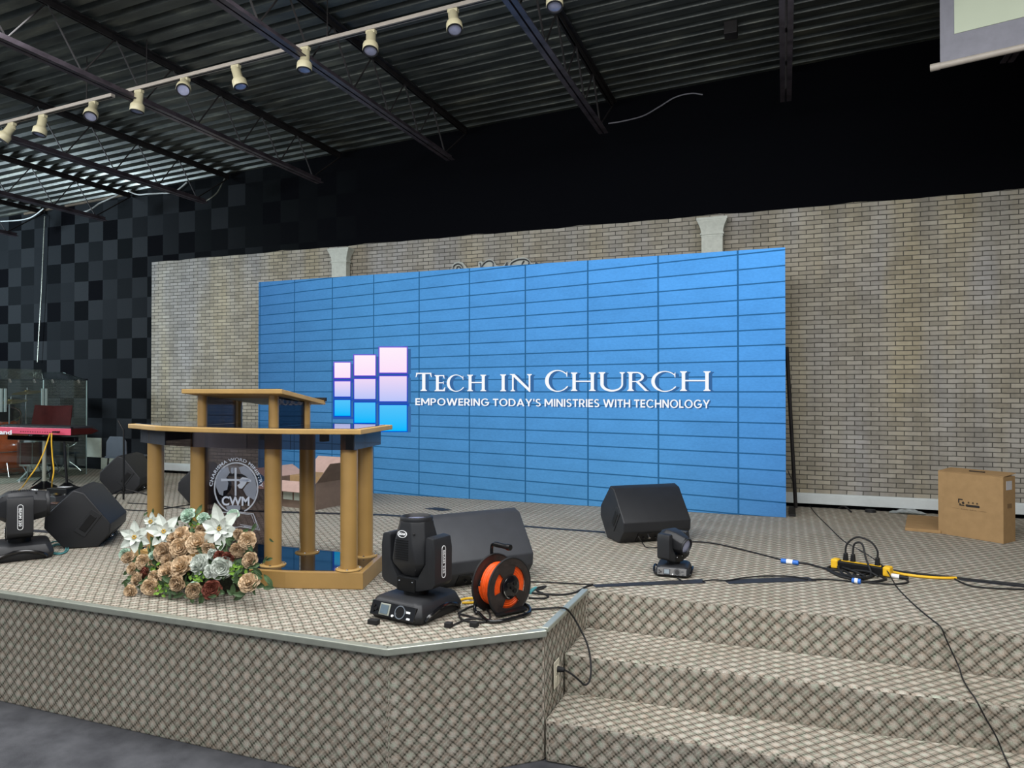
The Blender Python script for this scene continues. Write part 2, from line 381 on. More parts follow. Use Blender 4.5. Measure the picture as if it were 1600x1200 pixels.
    def build(s, name, m, parent=None, smooth=False, bevel=0.0, seg=2, uv=False, ang=35):
        bmesh.ops.remove_doubles(s.b, verts=s.b.verts, dist=1e-6)
        bmesh.ops.recalc_face_normals(s.b, faces=s.b.faces)
        if bevel:
            ed = [e for e in s.b.edges if len(e.link_faces) == 2 and e.calc_face_angle(0) > math.radians(ang)]
            bmesh.ops.bevel(s.b, geom=ed, offset=bevel, segments=seg, profile=0.6, affect='EDGES', clamp_overlap=True)
        me = bpy.data.meshes.new(name)
        if uv:
            lay = s.b.loops.layers.uv.new('metres'); s.b.normal_update()
            for f in s.b.faces:
                nn = f.normal
                for lp in f.loops:
                    p = lp.vert.co
                    if abs(nn.z) > 0.6: lp[lay].uv = (p.x, p.y)
                    else:
                        tx = Vector((-nn.y, nn.x, 0)).normalized(); lp[lay].uv = (p.dot(tx), p.z)
        s.b.to_mesh(me); s.b.free()
        if smooth:
            for p in me.polygons: p.use_smooth = True
            try: me.set_sharp_from_angle(angle=math.radians(40))
            except Exception: pass
        if isinstance(m, str): m = M[m]
        me.materials.append(m)
        o = bpy.data.objects.new(name, me); COL.objects.link(o)
        if parent is not None: o.parent = parent
        return o
def tag(o, label=None, cat=None, group=None, kind=None):
    if label: o['label'] = label
    if cat: o['category'] = cat
    if group: o['group'] = group
    if kind: o['kind'] = kind
    return o
def thing(name, label, cat, loc=(0, 0, 0), rz=0.0, group=None):
    e = bpy.data.objects.new(name, None); COL.objects.link(e); e.empty_display_size = 0.05
    e.location = loc; e.rotation_euler = (0, 0, rz); return tag(e, label, cat, group)
def struct(o): o['kind'] = 'structure'; return o
def kids(o): return [c for c in bpy.data.objects if c.parent == o]
def dup(root, loc, rz, label=None):
    r = root.copy(); COL.objects.link(r); r.location = loc; r.rotation_euler = (0, 0, rz)
    if label: r['label'] = label
    for ch in kids(root):
        c = ch.copy(); COL.objects.link(c); c.parent = r
        for g in kids(ch):
            d = g.copy(); COL.objects.link(d); d.parent = c
    return r
def text_mesh(s, spacing=1.0, bold=0.0):
    cu = bpy.data.curves.new('lettering', 'FONT'); cu.body = s; cu.space_character = spacing; cu.offset = bold; cu.resolution_u = 4
    o = bpy.data.objects.new('lettering', cu); COL.objects.link(o)
    bpy.context.view_layer.update()
    dg = bpy.context.evaluated_depsgraph_get(); me = bpy.data.meshes.new_from_object(o.evaluated_get(dg))
    bpy.data.objects.remove(o); bpy.data.curves.remove(cu)
    return me
def text(name, s, fn, m, parent=None, spacing=1.0, bold=0.0):
    """lettering mapped by fn(u, v), u and v running 0..1 over the text block"""
    me = text_mesh(s, spacing, bold)
    xs = [v.co.x for v in me.vertices]; ys = [v.co.y for v in me.vertices]
    x0, x1, y0, y1 = min(xs), max(xs), min(ys), max(ys)
    for v in me.vertices: v.co = Vector(fn((v.co.x - x0) / (x1 - x0), (v.co.y - y0) / (y1 - y0)))
    me.name = name; me.materials.clear(); me.materials.append(M[m] if isinstance(m, str) else m)
    o = bpy.data.objects.new(name, me); COL.objects.link(o)
    if parent is not None: o.parent = parent
    return o
def frame_fn(o, ux, uy):   # origin, full-width vector, full-height vector
    o, ux, uy = Vector(o), Vector(ux), Vector(uy)
    return lambda u, v: o + ux * u + uy * v

# ================================================================== THE SETTING
XL, XR, YB, YF = -12.0, 6.0, 6.93, -3.0
def ceil_z(x): return 4.52 + 0.045 * x
struct(MB().box(((XL + XR) / 2, (YF + YB) / 2, -0.05), (XR - XL + 0.4, YB - YF + 0.4, 0.1)).build('floor', 'floor'))
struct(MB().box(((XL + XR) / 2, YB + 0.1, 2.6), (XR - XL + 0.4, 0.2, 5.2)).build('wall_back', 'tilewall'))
struct(MB().box((XL - 0.1, (YF + YB) / 2, 2.6), (0.2, YB - YF, 5.2)).build('wall_left', 'black_wall'))
struct(MB().box((XR + 0.1, (YF + YB) / 2, 2.6), (0.2, YB - YF, 5.2)).build('wall_right', 'black_wall'))
# brick-print lining of the lower rear wall and its white baseboard
bm = MB(); n = 60; x0, x1 = -7.54, 5.98
rag = [0.006 * math.sin(i * 2.3) + 0.004 * math.sin(i * 5.1) for i in range(n + 1)]
poly = [(x0, ST + 0.1)] + [(x1, ST + 0.1)] + [(x0 + (x1 - x0) * i / n, 3.235 + rag[i]) for i in range(n, -1, -1)]
struct(bm.prism(poly, 6.905, 6.929, 'y').build('wall_back_brick', 'brick'))
bb = MB().box(((x0 + x1) / 2, 6.893, 0.633), (x1 - x0, 0.024, 0.075)).box(((x0 + x1) / 2, 6.896, 0.679), (x1 - x0, 0.016, 0.018))
struct(bb.build('baseboard_back', 'white_paint', bevel=0.003))

# corrugated roof deck, ribs running along x and rising gently to the right
def prof():
    out = []; y = YF
    while y < YB + 0.2:
        out += [(y, 0), (y + 0.085, 0), (y + 0.102, 0.042), (y + 0.135, 0.042)]; y += 0.152
    return out
pr = [(y, z) for y, z in prof() if y <= YB + 0.15]
bm = MB(); rings = []
for x in (XL - 0.1, XR + 0.1): rings.append([Vector((x, y, ceil_z(x) + z)) for y, z in pr] + [Vector((x, pr[-1][0], ceil_z(x) + 0.12)), Vector((x, pr[0][0], ceil_z(x) + 0.12))])
struct(bm.loft(rings).build('ceiling', 'deck'))
# pale closure strip where the deck meets the wall
bm = MB()
for a, b in ((-9.9, -9.25), (-9.1, -8.0)):
    bm.slab([(a, 6.90, ceil_z(a) - 0.03), (b, 6.90, ceil_z(b) - 0.03), (b, 6.90, ceil_z(b) - 0.004), (a, 6.90, ceil_z(a) - 0.004)], (0, 0.02, 0))
struct(bm.build('trim_1', mat('rusty_grey_flashing', (104, 92, 78), 0.6, 0.2)))

# stage platform, carpet wrapped
RIM = [(XL + 0.02, 2.525), (-1.492, 2.525), (-0.975, 2.958), (-0.968, 3.625)]
st = MB().prism(RIM + [(XR - 0.02, 3.625), (XR - 0.02, YB - 0.01), (XL + 0.02, YB - 0.01)], 0.0, ST, 'z').build('stage_platform', 'carpet', bevel=0.008, uv=True)
tag(st, 'wide raised stage platform wrapped in beige woven carpet', 'stage')
sp = MB().prism([(-0.9675, 3.228), (1.2, 3.330), (XR - 0.03, 3.330), (XR - 0.03, 3.623), (-0.9675, 3.623)], 0.0, 0.373, 'z')
sp.prism([(-0.9675, 2.945), (0.5, 2.985), (XR - 0.03, 2.985), (XR - 0.03, 3.45), (-0.9675, 3.45)], 0.0, 0.187, 'z')
sp = sp.build('stage_steps', 'carpet', bevel=0.018, seg=3, uv=True)
tag(sp, 'beige carpeted steps leading up to the right side of the stage', 'steps')
def strip(pts, w, h, zc, name, m, label):
    b = MB()
    for (xa, ya), (xb, yb) in zip(pts[:-1], pts[1:]):
        a = Vector((xa, ya, zc)); c = Vector((xb, yb, zc)); d = (c - a); L = d.length; ang = math.atan2(d.y, d.x)
        b.box((a + c) / 2, (L + w * 0.4, w, h), rot=(0, 0, ang))
    return tag(b.build(name, m, bevel=0.006, seg=3), label, 'edge strip')
strip([(XL + 0.05, 2.516), (-1.490, 2.516), (-0.972, 2.949)], 0.036, 0.030, ST - 0.006, 'edge_strip', 'alu', 'pale metal nosing strip along the front edge of the stage')
strip([(-0.975, 2.972), (-0.968, 3.61)], 0.034, 0.022, ST + 0.001, 'edge_strip', 'alu', 'short metal nosing strip on the stage edge beside the steps')

# two white tiles low on the black tiled wall
for (x, z, lb) in ((-8.553, 0.842, 'white square tile on the black wall beside the drum shield'), (-8.292, 0.60, 'lower white tile on the black wall behind the floor monitor')):
    tag(MB().box((x, 6.92, z if z > 0.7 else 0.638), (0.255, 0.016, 0.255 if z > 0.7 else 0.148)).build('wall_tile', 'white_tile', bevel=0.002), lb, 'tile', 'white tiles on the rear wall')

# ================================================================== ROOF JOISTS
JX = [(-9.52, 'far left steel roof joist, mostly outside the photo'), (-7.92, 'first steel roof joist from the left, over the drum corner'),
      (-6.32, 'second steel roof joist from the left with a wire looping off its end'), (-4.72, 'third steel roof joist from the left'),
      (-3.15, 'steel roof joist with a bright lower edge, crossing above the middle of the light track'), (-1.57, 'steel roof joist right of the track lights with a wire trailing from its end'),
      (0.02, 'steel roof joist seen end-on, left of the pull-down screen'), (1.62, 'last steel roof joist, behind the pull-down screen')]
def make_joist(x, label):
    z = ceil_z(x); t = thing('roof_joist', label, 'roof joist', (x, 6.9, z), 0, 'steel roof joists')
    L = YB - YF - 0.1
    b = MB()
    for s in (-1, 1):
        b.box((s * 0.026, -L / 2, -0.024), (0.040, L, 0.007)).box((s * 0.011, -L / 2, -0.045), (0.006, L, 0.045))
    b.build('top_chord', 'steel_dull', t)
    b = MB(); ye = 6.54 - 6.9; zb = -0.45
    for s in (-1, 1):
        b.box((s * 0.026, ye - L / 2 + 0.2, zb), (0.038, L - 0.4, 0.008)).box((s * 0.010, ye - L / 2 + 0.2, zb + 0.024), (0.006, L - 0.4, 0.045))
    b.build('bottom_chord', 'steel', t)
    pts = [(0, 6.92 - 6.9, -0.05)]; y = 6.41; top = False
    while y > YF + 0.3:
        pts.append((0, y - 6.9, -0.05 if top else zb + 0.03)); top = not top; y -= 0.27
    MB().tube(pts, 0.0085, 6, smooth=False).build('web_bar', 'steel_dull', t)
    return t
for x, lb in JX: make_joist(x, lb)

# ================================================================== TRACK LIGHTS
def tz(x): return ceil_z(x) - 0.375
def ty(x): return 4.165
for a, b_, lb in ((-8.6, -4.96, 'off-white lighting track, left length with three spotlights'), (-4.86, -3.28, 'off-white lighting track, middle length between two joists'), (-3.2, 2.2, 'off-white lighting track, right length running out of view')):
    t = thing('lighting_track', lb, 'lighting track', (a, ty(a), tz(a)), 0, 'ceiling lighting tracks')
    bm = MB(); L = b_ - a; dz = 0.045 * L
    bm.slab([(0, -0.019, 0), (L, -0.019, dz), (L, 0.019, dz), (0, 0.019, 0)], (0, 0, 0.026)); bm.build('rail', 'track', t, bevel=0.002)
    bm = MB().slab([(0.01, -0.006, -0.0015), (L - 0.01, -0.006, dz - 0.0015), (L - 0.01, 0.006, dz - 0.0015), (0.01, 0.006, -0.0015)], (0, 0, 0.002)); bm.build('contact_slot', 'black_rubber', t)
    k = 0.25
    while k < L:
        MB().cyl((k, 0, 0.045 * k + 0.02), (k, 0, 0.045 * k + 0.375), 0.004, n=6).build('hanger_rod', 'steel_dull', t); k += 1.55
# rail x, can->bell direction in the picture (right, down, towards camera)
HEADS = [(20, -14, 25, 6, 'leftmost cream track spotlight, tilted to the left'), (68, -3, 25, 4, 'second cream track spotlight from the left, pointing down'),
         (147, 4, 22, 15, 'third cream track spotlight from the left with its lens facing the room'), (218, -2, 25, 2, 'cream track spotlight just left of a joist, pointing down'),
         (290, 6, 20, 20, 'fifth cream track spotlight from the left, lens facing the room'), (369, 8, 26, 3, 'sixth cream track spotlight from the left, tilted to the right'),
         (477, 0, 26, 4, 'cream track spotlight in front of the bright-edged joist'), (580, 1, 26, 10, 'eighth cream track spotlight from the left'),
         (708, 3, 26, 11, 'ninth cream track spotlight from the left'), (866, 0, 26, 8, 'rightmost cream track spotlight, cut by the top of the photo')]
def rail_x(px):
    d = ray(px, 0); return (d.x / d.y) * ty(0)
for px, dx, dy, tc, lb in HEADS:
    x = rail_x(px); p = Vector((x, ty(x), tz(x) - 0.0))
    t = thing('track_spotlight', lb, 'spotlight', p, 0, 'spotlights on the ceiling track')
    d = (_rt * dx - _up * dy - _fw * tc).normalized()
    # knuckle arm
    MB().box((0, 0, -0.012), (0.07, 0.034, 0.024)).box((0.022, 0, -0.035), (0.012, 0.024, 0.045)).build('adapter', 'cream_metal', t, bevel=0.003)
    o = Vector((0, 0, -0.030)) - d * 0.012
    prof_ = [(0.0, 0.0), (0.028, 0.002), (0.033, 0.010), (0.033, 0.078), (0.038, 0.088), (0.050, 0.102), (0.052, 0.110), (0.052, 0.150), (0.049, 0.156), (0.046, 0.156), (0.046, 0.146), (0.0, 0.146)]
    MB().lathe(prof_, o, d, 32).build('lamp_can', 'cream_metal', t, smooth=True)
    MB().lathe([(0.0, 0.1475), (0.040, 0.1475), (0.042, 0.152), (0.0, 0.156)], o, d, 28).build('lens', 'lens', t, smooth=True)
    MB().lathe([(0.0415, 0.148), (0.0505, 0.148), (0.0505, 0.159), (0.0415, 0.159)], o, d, 28, close=True).build('lens_ring', 'black_rubber', t, smooth=True)

# ================================================================== PULL-DOWN SCREEN
a0 = math.radians(-14.7); p = W(1469, 100, 5.0); t = thing('projector_screen', 'pale pull-down projector screen hanging from the ceiling, top right', 'projector screen', (p.x, p.y, p.z), a0)
Wd, Hh = 2.3, 0.86
MB().box((Wd / 2, 0, Hh / 2), (Wd, 0.006, Hh)).build('screen_border', 'screen_rim', t)
MB().box((Wd / 2, -0.005, Hh / 2 + 0.07 + 0.02), (Wd - 0.15, 0.005, Hh - 0.14)).build('screen_cloth', 'screen_cloth', t)
MB().cyl((-0.045, 0, -0.012), (Wd + 0.045, 0, -0.012), 0.019, n=20).build('bottom_bar', 'track', t, smooth=True)
MB().cyl((-0.052, 0, -0.012), (-0.001, 0, -0.012), 0.022, n=20).build('bar_end_cap', 'track', t, smooth=True)
MB().box((Wd / 2, 0, Hh + 0.03), (Wd + 0.1, 0.11, 0.07)).build('screen_case', 'white_paint', t, bevel=0.01)

# ================================================================== LED VIDEO WALL
YL = 6.27
led = thing('led_video_wall', 'large blue LED video wall showing a Tech in Church title', 'video wall', (-2.65, 6.3, ST))
X_ = Matrix.Translation((2.65, -6.3, -ST))
def LB(): return MB(X_)
LB().box((-2.6525, 6.325, ST + 1.107), (5.325, 0.10, 2.206)).build('cabinet', 'plastic_dark', led)
scr = MB(); scr.slab([(-5.315, YL, ST + 0.002), (0.01, YL, ST + 0.002), (0.01, YL, ST + 2.21), (-5.315, YL, ST + 2.21)], (0, 0.004, 0))
scr = scr.build('screen', 'led'); scr.parent = led; scr.matrix_parent_inverse = Matrix.Translation((2.65, -6.3, -ST))
for i, x in enumerate((-5.0, -3.6, -2.2, -0.9, 0.0)):
    LB().cyl((x + 0.02, 6.39, ST + 1.4), (x + 0.09, 6.72, ST + 0.02), 0.016, n=8).box((x + 0.06, 6.55, ST + 0.012), (0.05, 0.42, 0.022)).build('support_leg', 'steel_dull', led)
# logo of nine squares
LOGO = [[(522.6, 547.2, 566.6, 590.4), (522.8, 547.2, 596, 619.6), (522.8, 547.2, 625, 649.6)],
        [(553.6, 586.4, 555.2, 586.6), (553.6, 586.4, 592.2, 623.4), (553.6, 586.4, 629, 660.6)],
        [(593, 635.4, 543, 582.2), (593, 635.4, 588, 627), (593, 635.4, 633, 673.6)]]
cols = [((252, 226, 250), (255, 240, 252)), ((186, 198, 250), (240, 218, 246)), ((0, 184, 255), (84, 196, 250))]
rims = [((96, 60, 206), (122, 84, 214)), ((30, 66, 196), (84, 66, 208)), ((10, 84, 206), (18, 66, 190))]
def pxquad(x0, x1, y0, y1, Y): return [W(x0, y1, Y), W(x1, y1, Y), W(x1, y0, Y), W(x0, y0, Y)]
def xfpx(l): return l
for c in range(3):
    for r in range(3):
        x0, x1, y0, y1 = LOGO[c][r]; z0 = W(x0, y1, YL).z; z1 = W(x0, y0, YL).z
        for nm, g, Yq, (lo, hi), sh in (('logo_rim', 1.6, YL - 0.002, rims[r], 0), ('logo_square', 0, YL - 0.004, cols[r], 0)):
            q = pxquad(x0 - g, x1 + g, y0 - g, y1 + g, Yq)
            # tops and bottoms run level on the screen
            zz0 = min(v.z for v in q); zz1 = max(v.z for v in q)
            b = MB(); b.slab(q, (0, 0.0015, 0))
            o = b.build(nm, tile_grad_mat(nm + '_light', lo, hi, z0 - g * 0.006, z1 + g * 0.006), None)
            o.parent = led; o.matrix_parent_inverse = Matrix.Translation((2.65, -6.3, -ST))
        LB().slab(pxquad(x1 + 1.6, x1 + 6.5, y0 + 2, y1 + 2, YL - 0.0012), (0, 0.001, 0)).build('logo_shadow', 'glow_shadow', led)
LB().slab(pxquad(520, 640, 572, 655, YL - 0.0006), (0, 0.0005, 0)).build('logo_backdrop', emat('deep_screen_blue', (44, 86, 170), 1.0), led)

# serif title lettering
SW, TH, SF, ST_ = 0.175, 0.092, 0.085, 0.055
def R(x0, y0, x1, y1): return [(x0, y0), (x1, y0), (x1, y1), (x0, y1)]
def serif(xc, wd, y, up):  # bracketed foot or head serif
    h = wd / 2
    if up: return [R(xc - h - SF, y, xc + h + SF, y + ST_), [(xc - h - SF * 0.5, y + ST_), (xc + h + SF * 0.5, y + ST_), (xc + h, y + ST_ * 2.1), (xc - h, y + ST_ * 2.1)]]
    return [R(xc - h - SF, y - ST_, xc + h + SF, y), [(xc - h, y - ST_ * 2.1), (xc + h, y - ST_ * 2.1), (xc + h + SF * 0.5, y - ST_), (xc - h - SF * 0.5, y - ST_)]]
def stem(xc, wd, y0=0, y1=1, a=True, b=True):
    o = [R(xc - wd / 2, y0, xc + wd / 2, y1)]
    if a: o += serif(xc, wd, y0, True)
    if b: o += serif(xc, wd, y1, False)
    return o
def arc(cx, cy, rx, ry, a0, a1, fth, n=26):
    o = []; pr_ = None
    for i in range(n + 1):
        a = math.radians(a0 + (a1 - a0) * i / n); th = fth(a)
        pt = ((cx + rx * math.cos(a), cy + ry * math.sin(a)), (cx + (rx - th) * math.cos(a), cy + (ry - th * 0.75) * math.sin(a)))
        if pr_: o.append([pr_[0], pt[0], pt[1], pr_[1]])
        pr_ = pt
    return o
def glyph(ch, w):
    k = SF; o = []
    if ch == 'T': o = stem(w / 2, SW, 0, 1, True, False) + [R(0.02, 0.93, w - 0.02, 1), [(0, 0.76), (0.03, 0.76), (0.10, 0.93), (0.03, 1.0)], [(w, 0.76), (w - 0.03, 0.76), (w - 0.10, 0.93), (w - 0.03, 1.0)]]
    if ch == 'I': o = stem(w / 2, SW)
    if ch == 'E':
        c = k + SW / 2; o = stem(c, SW) + [R(c, 0, w - 0.02, TH), R(c, 0.93, w - 0.06, 1), R(c, 0.49, w - 0.12, 0.55), [(w - 0.03, 0), (w + 0.01, 0.24), (w - 0.03, 0.24), (w - 0.12, TH)], [(w - 0.06, 1), (w - 0.04, 0.78), (w - 0.07, 0.78), (w - 0.14, 0.93)], [(w - 0.12, 0.43), (w - 0.09, 0.43), (w - 0.09, 0.62), (w - 0.12, 0.62)]]
    if ch == 'H': o = stem(k + SW / 2, SW) + stem(w - k - SW / 2, SW) + [R(k + SW, 0.49, w - k - SW, 0.56)]
    if ch == 'N': o = stem(k + TH, TH, 0, 0.97, True, False) + stem(w - k - TH, TH, 0.05, 1, False, True) + [[(0.0, 0.97), (0.0, 1), (k + SW * 1.1, 1), (w - k - TH * 0.5, 0.10), (w - k - TH * 0.5, -0.03), (w - k - TH * 1.2, -0.03), (k + 0.02, 0.95)]]
    if ch == 'C':
        o = arc(w * 0.53, 0.5, w * 0.53, 0.53, 42, 322, lambda a: 0.06 + 0.12 * max(0, -math.cos(a)) ** 1.2)
        o += [[(w * 0.93, 0.70), (w * 0.955, 0.70), (w * 0.955, 0.97), (w * 0.90, 0.86)], [(w * 0.92, 0.13), (w * 0.99, 0.22), (w * 0.96, 0.26), (w * 0.88, 0.18)]]
    if ch == 'U':
        c = k + SW / 2; e = w - k - TH / 2; o = stem(c, SW, 0.36, 1, False, True) + stem(e, TH, 0.36, 1, False, True)
        o += arc((c - SW / 2 + e + TH / 2) / 2, 0.37, (e + TH / 2 - c + SW / 2) / 2, 0.40, 180, 360, lambda a: TH + (SW - TH) * (0.5 - 0.5 * math.cos(a)), 22)
    if ch == 'R':
        c = k + SW / 2; o = stem(c, SW) + arc(w * 0.42, 0.735, w * 0.36, 0.265, -90, 90, lambda a: 0.065 + 0.07 * math.cos(a), 18)
        o += [R(c, 0.935, w * 0.44, 1.0), R(c, 0.47, w * 0.44, 0.525), [(w * 0.38, 0.50), (w * 0.38 + 0.17, 0.50), (w * 0.93, 0.05), (w + 0.02, 0.0), (w * 0.83, 0.0)]]
    return o
TITLE = [('T', 649.5, 674.5, 582.5, 611), ('E', 679, 695.5, 586, 611.2), ('C', 698, 725, 586, 611.2), ('H', 730, 759.5, 585.5, 611.2), ('I', 781.5, 790.8, 585, 611.3), ('N', 796.5, 832, 584.5, 611.3),
         ('C', 851.5, 888, 579, 611.2), ('H', 892, 930.5, 582, 611), ('U', 935.5, 976, 581.5, 611), ('R', 980, 1013.5, 581, 611), ('C', 1017.5, 1057, 580.5, 611.3), ('H', 1062.5, 1110, 580, 611)]
for nm, mt, offs, Yq in (('title_lettering', 'glow_white', ((0, 0),), YL - 0.004), ('title_shadow', 'glow_shadow', ((1.5, 0.4), (3.5, 0.8), (5.5, 1.2)), YL - 0.002)):
    b = LB()
    for ox, oy in offs:
        for ch, x0, x1, y0, y1 in TITLE:
            wd = (x1 - x0) / (y1 - y0)
            for pl in glyph(ch, wd):
                b.slab([W(x0 + ox + (x1 - x0) * u / wd, y1 + oy - (y1 - y0) * v, Yq) for u, v in pl], (0, 0.001, 0))
    b.build(nm, mt, led)
# geometric sans subtitle
Q = 0.18
def cst(a): return Q
def bar(x0, y0, x1, y1, wd=Q * 1.08): return [(x0 - wd / 2, y0), (x0 + wd / 2, y0), (x1 + wd / 2, y1), (x1 - wd / 2, y1)]
def sans(ch):
    V = lambda x: R(x, 0, x + Q, 1)
    if ch == 'E': return 0.60, [V(0), R(0, 0, 0.60, Q), R(0, 0.41, 0.56, 0.41 + Q), R(0, 1 - Q, 0.60, 1)]
    if ch == 'L': return 0.54, [V(0), R(0, 0, 0.54, Q)]
    if ch == 'I': return Q, [V(0)]
    if ch == 'H': return 0.80, [V(0), V(0.62), R(0, 0.41, 0.8, 0.41 + Q)]
    if ch == 'T': return 0.68, [R(0.25, 0, 0.43, 1), R(0, 1 - Q, 0.68, 1)]
    if ch == 'N': return 0.82, [V(0), V(0.64), bar(0.09, 1, 0.73, 0, Q * 1.15)]
    if ch == 'M': return 1.04, [V(0), V(0.86), bar(0.10, 1, 0.52, 0.22), bar(0.94, 1, 0.52, 0.22)]
    if ch == 'W': return 1.36, [bar(0.09, 1, 0.38, 0), bar(0.68, 1, 0.38, 0), bar(0.68, 1, 0.98, 0), bar(1.27, 1, 0.98, 0)]
    if ch == 'A': return 0.96, [bar(0.09, 0, 0.48, 1), bar(0.87, 0, 0.48, 1), R(0.24, 0.22, 0.72, 0.38)]
    if ch == 'Y': return 0.86, [bar(0.43, 0.42, 0.09, 1), bar(0.43, 0.42, 0.77, 1), R(0.34, 0, 0.52, 0.46)]
    if ch == 'O': return 1.04, arc(0.52, 0.5, 0.52, 0.52, 0, 360, cst, 30)
    if ch == 'C': return 0.96, arc(0.52, 0.5, 0.52, 0.52, 42, 318, cst, 26)
    if ch == 'G': return 1.02, arc(0.52, 0.5, 0.52, 0.52, 42, 345, cst, 26) + [R(0.54, 0.38, 1.03, 0.54)]
    if ch == 'D': return 0.88, [V(0), R(0, 0, 0.40, 0.135), R(0, 0.865, 0.40, 1)] + arc(0.38, 0.5, 0.50, 0.5, -90, 90, cst, 18)
    if ch in 'PR':
        o = [V(0), R(0, 0.865, 0.40, 1), R(0, 0.36, 0.40, 0.36 + 0.135)] + arc(0.38, 0.68, 0.32, 0.32, -90, 90, cst, 16)
        if ch == 'R': o.append(bar(0.38, 0.42, 0.62, 0, Q * 1.15))
        return 0.72, o
    if ch == 'S': return 0.66, arc(0.34, 0.735, 0.32, 0.275, 30, 270, cst, 18) + arc(0.33, 0.265, 0.33, 0.275, 90, -150, cst, 18)
    if ch == "'": return 0.16, [R(0.02, 0.68, 0.16, 1)]
    return 0.22, []
SUB = "EMPOWERING TODAY'S MINISTRIES WITH TECHNOLOGY"; lay = []; cx = 0
for ch in SUB:
    wd, pl = sans(ch); lay.append((cx, pl)); cx += wd + 0.13
tot = cx - 0.13
def sub_pt(u, v, dx, dy, Y):
    return W(649 + 460 * u + dx, 633 + 5.0 * u - v * (10.8 + 2.4 * u) + dy, Y)
for nm, mt, offs, Yq in (('subtitle_lettering', 'glow_white', ((0, 0),), YL - 0.005), ('subtitle_shadow', 'glow_shadow', ((1.2, 0.8), (2.4, 1.4)), YL - 0.003)):
    b = LB()
    for dx, dy in offs:
        for x, pls in lay:
            for pl in pls: b.slab([sub_pt((x + u) / tot, v, dx, dy, Yq) for u, v in pl], (0, 0.001, 0))
    b.build(nm, mt, led)

# ================================================================== PILASTERS AND SCRIPT SIGN
def pilaster(xc, label):
    t = thing('pilaster', label, 'pilaster', (xc, 6.838, ST), 0, 'pale pilasters behind the video wall'); H = 2.63
    MB().box((0, 0, H / 2 - 0.05), (0.19, 0.08, H - 0.1)).build('shaft', 'pilaster', t, bevel=0.004)
    b = MB()
    for z, wd, dp, h in ((H - 0.012, 0.275, 0.125, 0.024), (H - 0.030, 0.262, 0.118, 0.014), (H - 0.150, 0.212, 0.094, 0.016), (H - 0.170, 0.200, 0.086, 0.010)): b.box((0, 0, z), (wd, dp, h))
    rings = []
    for i in range(9):
        u = i / 8; wd = 0.195 + 0.062 * (1 - math.cos(u * PI / 2)); dp = 0.082 + 0.035 * (1 - math.cos(u * PI / 2)); z = H - 0.142 + 0.106 * u
        rings.append([Vector((-wd / 2, -dp / 2, z)), Vector((wd / 2, -dp / 2, z)), Vector((wd / 2, dp / 2, z)), Vector((-wd / 2, dp / 2, z))])
    b.loft(rings); b.build('capital', 'pilaster', t)
    MB().box((0, 0, 0.16), (0.22, 0.09, 0.08)).build('plinth', 'pilaster', t, bevel=0.006)
pilaster(-4.655, 'pale pilaster capital above the left part of the video wall')
pilaster(-0.617, 'pale pilaster capital above the right part of the video wall')
def sg(x, y, Y=6.86): return W(690 + x / 9.41, 380 + y / 9.41, Y)
sign = thing('script_sign', 'pale script lettering sign on the brick wall, mostly hidden by the video wall', 'sign', (-2.75, 6.88, 2.78)); XS = Matrix.Translation((2.75, -6.88, -2.78))
out = [(145, 400), (150, 330), (190, 285), (250, 268), (310, 285), (350, 340), (380, 370), (450, 355), (535, 350), (545, 270), (590, 265), (610, 290), (660, 245), (720, 232), (765, 260), (800, 320), (840, 335), (900, 330), (940, 290), (965, 265), (990, 290), (1060, 240), (1130, 215), (1200, 208), (1270, 225), (1310, 280), (1350, 300), (1400, 280), (1425, 310), (1425, 640), (145, 640)]
MB(XS).slab([sg(*q) for q in out], (0, 0.035, 0)).build('sign_board', 'sign_back', sign)
b = MB(XS)
for ln in ([(170, 600), (170, 400), (180, 340), (230, 305), (290, 325), (315, 400), (300, 600)], [(225, 600), (222, 380), (255, 345), (290, 380)], [(562, 290), (580, 370), (570, 600)], [(598, 600), (598, 370), (620, 305), (685, 262), (745, 275), (758, 350), (700, 600)], [(935, 345), (965, 285), (960, 350)], [(1010, 600), (1020, 330), (1050, 280), (1130, 245), (1230, 240), (1285, 280), (1270, 340), (1200, 600)], [(1180, 600), (1180, 335), (1215, 262)], [(1390, 600), (1385, 310), (1405, 300)]):
    MB(XS).tube([sg(*q, 6.856) for q in ln], 0.008, 6).build('sign_stroke', 'sign_groove', sign, smooth=True)

# ================================================================== LECTERN
LC = Vector((-2.87, 3.35, ST)); lec = thing('lectern', 'gold and smoked glass lectern with round columns and an etched ministry seal', 'lectern', LC); XLc = Matrix.Translation(-LC)
def K(): return MB(XLc)
base = [(-3.68, 3.225), (-3.29, 3.10), (-3.06, 3.068), (-2.68, 3.068), (-2.45, 3.10), (-2.056, 3.225), (-2.17, 3.61), (-3.57, 3.61)]
def inset(poly, d):
    cx = sum(p[0] for p in poly) / len(poly); cy = sum(p[1] for p in poly) / len(poly)
    n = len(poly); out = []
    for i in range(n):
        p0, p1, p2 = Vector(poly[i - 1]), Vector(poly[i]), Vector(poly[(i + 1) % n])
        e1 = (p1 - p0).normalized(); e2 = (p2 - p1).normalized(); n1 = Vector((-e1.y, e1.x)); n2 = Vector((-e2.y, e2.x))
        m = (n1 + n2).normalized(); s = d / max(0.3, m.dot(n1)); out.append(tuple(p1 + m * s))
    return out
K().prism(base, ST + 0.001, 0.648, 'z').build('base', 'gold', lec, bevel=0.003)
K().prism(inset(base, 0.028), 0.646, 0.6505, 'z').build('base_glass', 'mirror_glass', lec)
tab = [(-3.695, 3.215), (-3.31, 3.060), (-3.06, 3.020), (-2.68, 3.020), (-2.42, 3.060), (-2.035, 3.170), (-2.135, 3.66), (-3.60, 3.66)]
